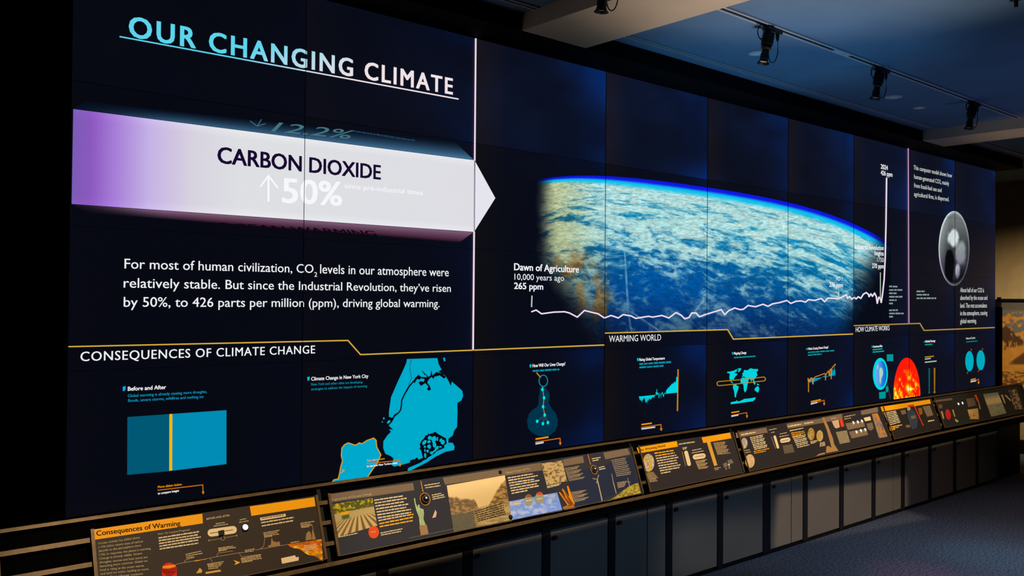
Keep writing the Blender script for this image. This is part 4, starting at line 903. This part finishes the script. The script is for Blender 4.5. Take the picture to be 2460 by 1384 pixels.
dashes('body_text_block', [(*f((785+i*11,480+i*34))[0], *f((e_,y_))[0]) for i, (e_, y_) in enumerate(((1065,432),(1092,462),(1072,502),(1092,536),(1122,566),(1108,602),(985,660)))], 3.0, TXT, p3, Rl, 2)
dashes('caption_text_block', [(*f((650+i*6,680+i*15))[0], *f((750+i*12-40*(i > 5),665+i*15))[0]) for i in range(9)], 1.9, ink((186, 156, 120)), p3, Rl, 2)
dashes('caption_text_block', [(*f((1100,282))[0], *f((1320,248))[0])], 3, ink((200, 200, 170)), p3, Rl, 2)
dashes('caption_text_block', [(*f((1150,330))[0], *f((1215,320))[0]), (*f((1155,348))[0], *f((1205,340))[0]), (*f((1285,365))[0], *f((1415,340))[0]), (*f((1280,400))[0], *f((1445,370))[0])], 2.0, TXT, p3, Rl, 2)
poly('slider_plate', f(*pill(1222,468,108,26,1.32)), CREAM, p3, Rl, 1); line('slider_scale', f((1145,375),(1195,575)), 1.0, LNK, p3, Rl, 2)
poly('slider_plate', f(*pill(1383,442,90,36,-.15)), CREAM, p3, Rl, 1); line('slider_slot', f((1320,452),(1450,430)), 1.0, ink((110, 84, 60)), p3, Rl, 2)
dashes('caption_text_block', [(*f((1330+i*6,515+i*15))[0], *f((1490+i*4-20*(i % 3),490+i*16))[0]) for i in range(8)]+[(*f((1580+i*6,265+i*17))[0], *f((1750+i*7-15*(i % 3),245+i*17))[0]) for i in range(10)]+[(*f((1590,612))[0], *f((1680,600))[0]), (*f((1600,632))[0], *f((1650,626))[0])], 2.0, ink((196, 164, 122)), p3, Rl, 2)
poly('ruler_picture', f((1490,255),(1535,235),(1635,565),(1590,575)), ink((222, 168, 66)), p3, Rl, 3); poly('ruler_knob', f(*ell(1512,235,22,28,14)), ink((232, 180, 80)), p3, Rl, 4)
polys('satellite_picture', [f((1710,545),(1760,520),(1780,570),(1730,600)), f((1770,500),(1830,480),(1860,530),(1800,550)), f((1775,540),(1800,530),(1815,610),(1790,615)), f((1740,600),(1765,590),(1770,620),(1750,630))], ink((120, 112, 104)), p3, Rl, 2)
poly('satellite_core', f(*ell(1795,555,12,12,10)), ink((230, 210, 180)), p3, Rl, 3)
# ---- panel 4
p4 = panel(4.300, 6.385, .041, .325, .019, .311, 'long graphic panel with oval globes, leaning tan trunk picture and six lit round buttons', (46, 41, 46))
f = fr(1780, 940, 6.0184)
poly('header_strip', [(1767, 1040), f((365,525))[0], f((390,598))[0], f((0,665))[0], (1769, 1053)], TAUPE, p4, Rl, 1)
dashes('header_text_block', [(*f((0,640))[0], *f((215,600))[0])], 3, CREAM, p4, Rl, 2)
disc_pic('globe_picture', *f((48,752))[0], 8, 13, 8, 24, gl((196, 190, 190), (150, 140, 170), (200, 176, 90)), pic_mat(), p4, Rl, 2)
disc_pic('globe_picture', *f((130,1010))[0], 11.5, 16.5, 8, 24, gl((222, 190, 150), (200, 160, 120), (214, 180, 140)), pic_mat(), p4, Rl, 2)
dashes('body_text_block', [(*f((130+i*9,680+i*24))[0], *f((320+i*10-15*(i % 2),640+i*24))[0]) for i in range(8)]+[(*f((705+i*11,580+i*24))[0], *f((900+i*9-15*(i % 2),540+i*24))[0]) for i in (0, 4, 5, 6, 7, 8, 9, 10)], 2.6, TXT, p4, Rl, 2)
dashes('highlighted_text_block', [(*f((185,880))[0], *f((405,835))[0]), (*f((190,905))[0], *f((360,872))[0])]+[(*f((725+i*8,615+i*24))[0], *f((915+i*8-60*(i == 2),585+i*24))[0]) for i in range(3)], 2.6, ink((222, 156, 30)), p4, Rl, 2)
dashes('caption_text_block', [(*f((30,870))[0], *f((130,850))[0]), (*f((35,900))[0], *f((140,880))[0]), (*f((405,568))[0], *f((515,545))[0]), (*f((435,605))[0], *f((490,595))[0]), (*f((560,625))[0], *f((665,605))[0]), (*f((555,665))[0], *f((690,640))[0]), (*f((1490,380))[0], *f((1650,345))[0]), (*f((1495,410))[0], *f((1590,392))[0]), (*f((1300,405))[0], *f((1375,390))[0])]+[(*f((1000+i*5,735+i*15))[0], *f((1120-20*i,715+i*15))[0]) for i in range(3)]+[(*f((1140,755+i*16))[0], *f((1220,740+i*16))[0]) for i in range(4)], 2.2, ink((196, 172, 134)), p4, Rl, 2)
poly('slider_plate', f(*pill(512,735,98,18,1.28)), CREAM, p4, Rl, 1); poly('slider_plate', f(*pill(640,708,75,32,-.18)), CREAM, p4, Rl, 1)
line('slider_scale', f((440,660),(500,830)), 1, LNK, p4, Rl, 2); line('slider_slot', f((585,722),(690,700)), 1.2, ink((110, 84, 60)), p4, Rl, 2)
TX2 = ink((134, 114, 94))
polys('text_block_field', [f((600,785),(740,765),(775,880),(630,905))], ink((104, 90, 78)), p4, Rl, 1)
poly('header_strip', f((655,470),(1180,390),(1200,455),(680,545)), TAUPE, p4, Rl, 1)
dashes('header_text_block', [(*f((675,520))[0], *f((870,485))[0]), (*f((915,475))[0], *f((1050,455))[0])], 3, CREAM, p4, Rl, 2)
disc_pic('globe_picture', *f((1015,620))[0], 8.5, 15, 8, 24, gl((186, 160, 96), (110, 110, 50), (206, 128, 40)), pic_mat(), p4, Rl, 2)
disc_pic('globe_picture', *f((1140,645))[0], 8, 13.5, 8, 24, gl((206, 180, 140), (170, 150, 120), (214, 160, 30)), pic_mat(), p4, Rl, 2)
poly('trunk_picture', f((1170,385),(1200,375),(1260,500),(1330,680),(1350,770),(1410,860),(1230,895),(1235,800),(1270,790),(1310,820),(1290,740),(1240,560)), ink((176, 132, 84)), p4, Rl, 3)
poly('root_picture', f((1080,940),(1130,905),(1210,885),(1220,905)), ink((176, 140, 100)), p4, Rl, 2)
poly('header_strip', f((1195,380),(1460,325),(1470,400),(1215,450)), TAUPE, p4, Rl, 1)
poly('pale_picture', f((1312,435),(1410,410),(1430,520),(1380,540),(1350,520)), ink((214, 172, 150)), p4, Rl, 2)
poly('red_picture', f((1422,410),(1465,400),(1495,505),(1450,520)), ink((236, 62, 24)), p4, Rl, 2)
poly('text_block_field', f((1370,590),(1530,565),(1580,735),(1430,765)), ink((128, 112, 90)), p4, Rl, 1)
dashes('caption_text_block', [(*f((1378+i*7,605+i*19))[0], *f((1530+i*6,580+i*19))[0]) for i in range(9)], 1.7, ink((176, 160, 126)), p4, Rl, 2)
polys('button_fields', [f((1510,465),(1770,425),(1795,510),(1545,560)), f((1560,585),(1810,540),(1840,630),(1600,685))], ink((128, 108, 88)), p4, Rl, 1)
for x, y in ((1625,455),(1688,445),(1748,432),(1670,590),(1733,570),(1796,555)):
    px_, py_ = f((x, y))[0]; dome('button_base', px_, py_+2, .015, ink((190, 150, 110)), p4, .2); dome('lit_button', px_, py_, .0125, ROUT, p4, .5)
poly('header_strip', [f((1730,285))[0], (2108, 978), (2110, 990), f((1745,345))[0]], TAUPE, p4, Rl, 1)
poly('cream_label', f((1775,385),(1870,365),(1880,420),(1795,435)), CREAM, p4, Rl, 2)
poly('text_block_field', f((1815,470),(1900,450),(1920,540),(1880,570),(1835,550)), ink((120, 106, 84)), p4, Rl, 2)
def poster(X, Y, u, v):
    n_ = fbm(X/4., Y/7., 3, 1); return mix(mix([150, 128, 118], [206, 128, 44], sm(.52, .66, n_)), [120, 100, 110], sm(.45, .3, n_))
picture('canyon_picture', f((1890,330),(1975,315),(2120,655),(1995,680)), 20, 40, poster, pic_mat(), p4, Rl, 2)
# ---- panel 5
p5 = panel(6.430, 7.360, .018, .308, .010, .296, 'short graphic panel with one orange band and red thermometer, below the red sun', (42, 36, 36))
f = fr(2000, 900, 5.324)
poly('header_band', f((615,412),(1245,318),(1258,370),(635,475)), HEADO, p5, Rl, 1)
dashes('body_text_block', [(*f((655+i*10,500+i*21.5))[0], *f((810+i*8,472+i*20))[0]) for i in range(8)], 2.6, TXT, p5, Rl, 2)
dashes('highlighted_text_block', [(*f((725,680))[0], *f((890,650))[0]), (*f((730,700))[0], *f((850,678))[0]), (*f((735,718))[0], *f((800,705))[0])], 2.6, TXO, p5, Rl, 2)
poly('figure_picture', f((955,440),(1000,430),(1060,480),(1090,560),(1080,680),(1020,700),(990,640),(960,540)), ink((58, 66, 86)), p5, Rl, 2)
poly('figure_head_picture', f(*ell(975,435,22,26,12)), ink((196, 166, 120)), p5, Rl, 3); poly('figure_badge', f((1000,530),(1060,520),(1065,560),(1010,570)), ink((126, 106, 96)), p5, Rl, 3)
polys('red_gauge', ribbon(f((1050,410),(1140,610),(1160,650)), 2.6)+[f((960,395),(1040,380),(1040,405),(970,420))], ink((222, 56, 22)), p5, Rl, 3)
polys('text_block_field', [f((865,460),(930,450),(945,500),(890,515)), f((1150,410),(1245,395),(1290,520),(1210,540)), f((930,650),(980,640),(1000,670),(950,680))], ink((126, 106, 90)), p5, Rl, 2)
poly('brown_picture', f((1090,430),(1140,425),(1155,500),(1115,520)), ink((150, 92, 36)), p5, Rl, 2)
dashes('caption_text_block', [(*f((1222,605))[0], *f((1300,590))[0])], 3, CREAM, p5, Rl, 3)
# ---- panel 6
p6 = panel(7.420, 9.58, .011, .296, .009, .306, 'farthest graphic panel, dark with red oval, ice and shell pictures at the right edge', (40, 36, 34))
polys('text_block_field', [f((1355,385),(1400,380),(1405,430),(1365,435)), f((1710,310),(1810,295),(1840,395),(1735,415)), f((1290,330),(1530,300),(1535,325),(1300,355))], ink((104, 86, 72)), p6, Rl, 1)
poly('red_oval_picture', f(*ell(1478,510,34,68,22,-.2)), ink((196, 36, 30)), p6, Rl, 2)
poly('red_gauge', f((1812,262),(1840,256),(1870,335),(1850,345)), ink((230, 74, 28)), p6, Rl, 2)
polys('bone_pictures', [f((1385,470),(1405,468),(1430,560),(1415,570)), f((1530,450),(1545,448),(1570,535),(1558,540)), f((1565,560),(1610,590),(1605,612),(1575,600)), f((2155,260),(2175,255),(2215,370),(2200,370)), f((2200,265),(2220,260),(2285,330),(2275,340)), f((1860,340),(1870,338),(1895,440),(1885,445))], ink((186, 156, 120)), p6, Rl, 2)
for x, y in ((1610, 375), (1662, 365)):
    px_, py_ = f((x, y))[0]; dome('lit_button', px_, py_, .0125, ROUT, p6, .5)
def shell(X, Y, u, v):
    n_ = fbm(X/3., Y/3., 4, 1); return mix(mix([196, 150, 90], [110, 84, 50], sm(.5, .65, n_)*sm(.3, .7, v)), [180, 160, 60], sm(.7, 1, v)*sm(.5, .7, n_))
picture('ammonite_picture', f((1725,450),(1860,430),(1875,570),(1760,570)), 24, 24, shell, pic_mat(), p6, Rl, 2)
def berg(X, Y, u, v):
    n_ = fbm(X/6., Y/5., 4, 2); r = mix([120, 122, 112], [196, 166, 120], sm(.05, .3, v)*sm(.55, .45, v)); return mix(r, mix([96, 104, 92], [176, 160, 120], n_), sm(.5, .6, v))
picture('ice_cliff_picture', f((1925,250),(2115,225),(2225,495),(2030,540)), 36, 36, berg, pic_mat(), p6, Rl, 2)
def rub(X, Y, u, v):
    n_ = fbm(X/4., Y/4., 4, 3); return mix([70, 58, 46], [150, 120, 84], sm(.4, .65, n_))
picture('rubble_picture', f((2250,200),(2350,180),(2440,440),(2330,450)), 30, 36, rub, pic_mat(), p6, Rl, 2)

# ================================================================== CUPBOARDS UNDER THE RAIL
YD = -.15; GREYD = pb('grey_cupboard_laminate', (120, 110, 98), .55, .3, 0, .05, 3); STILE = pb('dark_bronze_stile', (27, 24, 27), .5, .3)
xs = [-.78, -.23, .30, .83, 1.372, 1.891, 2.448, 2.985, 3.523, 4.065, 4.636, 5.137, 5.673, 6.197, 6.722, 7.25, 7.78, 8.30, 8.83]
split = {2.985: 3.31, 4.636: 4.945, 6.197: 6.545}
ordn = {1.372: 'grey cupboard low at the bottom edge under the farm field picture, left of two others', 1.891: 'grey cupboard under the green statue and valley pictures',
 2.448: 'grey cupboard under the pale blue ice picture', 2.985: 'two-leaf grey cupboard under the wind turbine picture', 3.523: 'grey cupboard under the round globe of the short Warming World panel',
 4.065: 'wide grey cupboard just left of the double-width dark post', 4.636: 'two-leaf pale lit cupboard just right of the double-width dark post', 5.137: 'brightest pale cupboard, between two single posts under the twin oval globes',
 5.673: 'pale lit cupboard under the leaning tan trunk picture', 6.197: 'two-leaf pale lit cupboard under the red thermometer panel, last but one before the dark', 6.722: 'cupboard half lit, where the pale fronts fade into the dark',
 7.25: 'first fully dark cupboard right of the last pale front', 7.78: 'dark cupboard under the red oval picture', 8.30: 'farthest dark cupboard at the right end of the row'}
KN = pb('dark_knob_metal', (70, 58, 48), .35, .5, .5)
for a, b2 in zip(xs[:-1], xs[1:]):
    if a < .8: lab = 'dark cupboard left of the photo frame under the rail'
    elif a < 1: lab = 'grey cupboard at the lower left, mostly below the photo'
    else: lab = ordn[a]
    if a < .3: continue
    t = empty('cupboard', (a, YD, 0), lab, 'cupboard', 'row of grey cupboards under the rail')
    wl = .064 if a == 4.636 else .032
    bd = B().box(a-wl, b2-(.064 if b2 == 4.636 else .032)-.0005, YD+.014, .05, .05, .575); bd.build('body', STILE, t)
    B().box(a-wl, b2-(.064 if b2 == 4.636 else .032)-.0005, YD+.03, .04, 0, .05).build('kick_plate', BLACKM, t)
    B().box(a-wl, a+.030, YD-.004, YD+.014, .03, .575).build('post', STILE, t)
    if a == 8.30: B().box(b2-.032, b2+.03, YD-.004, YD+.014, .03, .575).build('post', STILE, t)
    B().box(a+.032, b2-.066, YD+.006, YD+.014, .545, .575).build('top_rail', STILE, t)
    if a in split:
        m_ = split[a]
        for x0, x1 in ((a+.034, m_-.004), (m_+.004, b2-.036)):
            B().box(x0, x1, YD, YD+.012, .045, .538).build('door', GREYD, t)
    else:
        d_ = B().box(a+.034, b2-.036-(.03 if b2 == 4.636 else 0), YD, YD+.012, .045, .538).build('door', GREYD, t)
    kb = B(); kx = a+.055; kb.tube([(kx, YD+.001, .497), (kx, YD-.014, .497)], [.005, .005], 10); kb.tube([(kx, YD-.012, .497), (kx, YD-.018, .497), (kx, YD-.026, .497)], [.010, .014, .011], 14)
    kb.build('knob', KN, t)
# support under the end of the rail
struct('baseboard_back', B().box(8.862, 9.56, -.10, .055, 0, .60), BLACKM)

# ================================================================== FAR END WALL
mu = empty('wall_mural', (11, .1, 1.25), 'warm lit mural of mountains under orange clouds at the right edge of the photo', 'mural')
B().box(10.95, 10.999, -1.2, .64, .60, 1.90).build('mural_board', pb('mural_board', (40, 34, 30), .7), mu)
PX = (np.array([10.948, 0, 0]), np.array([1., 0, 0]))
def mural(X, Y, u, v):
    X = X+0.; n_ = fbm(X/9., Y/9., 5, 1)
    sky = mix([112, 112, 112], [214, 146, 58], sm(.50, .60, n_)*sm(748, 752, Y))
    r = mix([104, 98, 92], sky, sm(743, 746, Y))
    ridge = 778+np.abs(X-2416)*1.05+18*(fbm(X/9., X*0, 4)-.5)
    mt = mix([84, 62, 44], [200, 136, 60], sm(.50, .62, fbm(X/5.+3, Y/14., 4, 2))); r = mix(r, mt, sm(ridge-2, ridge+3, Y))
    snow = mix([196, 132, 52], [224, 164, 78], n_); r = mix(r, snow, sm(836, 845, Y-(X-2410)*-.25))
    r = mix(r, [100, 70, 46], sm(858, 864, Y+(X-2440)*.7)*sm(878, 873, Y)*sm(2415, 2440, X))
    r = mix(r, mix([120, 80, 40], [212, 150, 70], sm(.45, .6, fbm(X/8., Y/3., 4, 3))), sm(890, 896, Y)); return r
picture('mural_picture', [(2406, 727), (2600, 727), (2600, 956), (2403, 956)], 100, 110, mural, pic_mat(), mu, PX)
B().box(10.93, 10.96, .605, .645, .58, 1.92).build('frame_side', BLACKM, mu)
B().box(10.93, 10.96, -1.2, .645, 1.868, 1.90).build('frame_top', BLACKM, mu)
B().box(10.93, 10.96, -1.2, .645, .60, .66).build('frame_bottom', METAL, mu)
struct('baseboard_right', B().box(10.9, 11, -4, 1.9, 0, .16), DARKW)
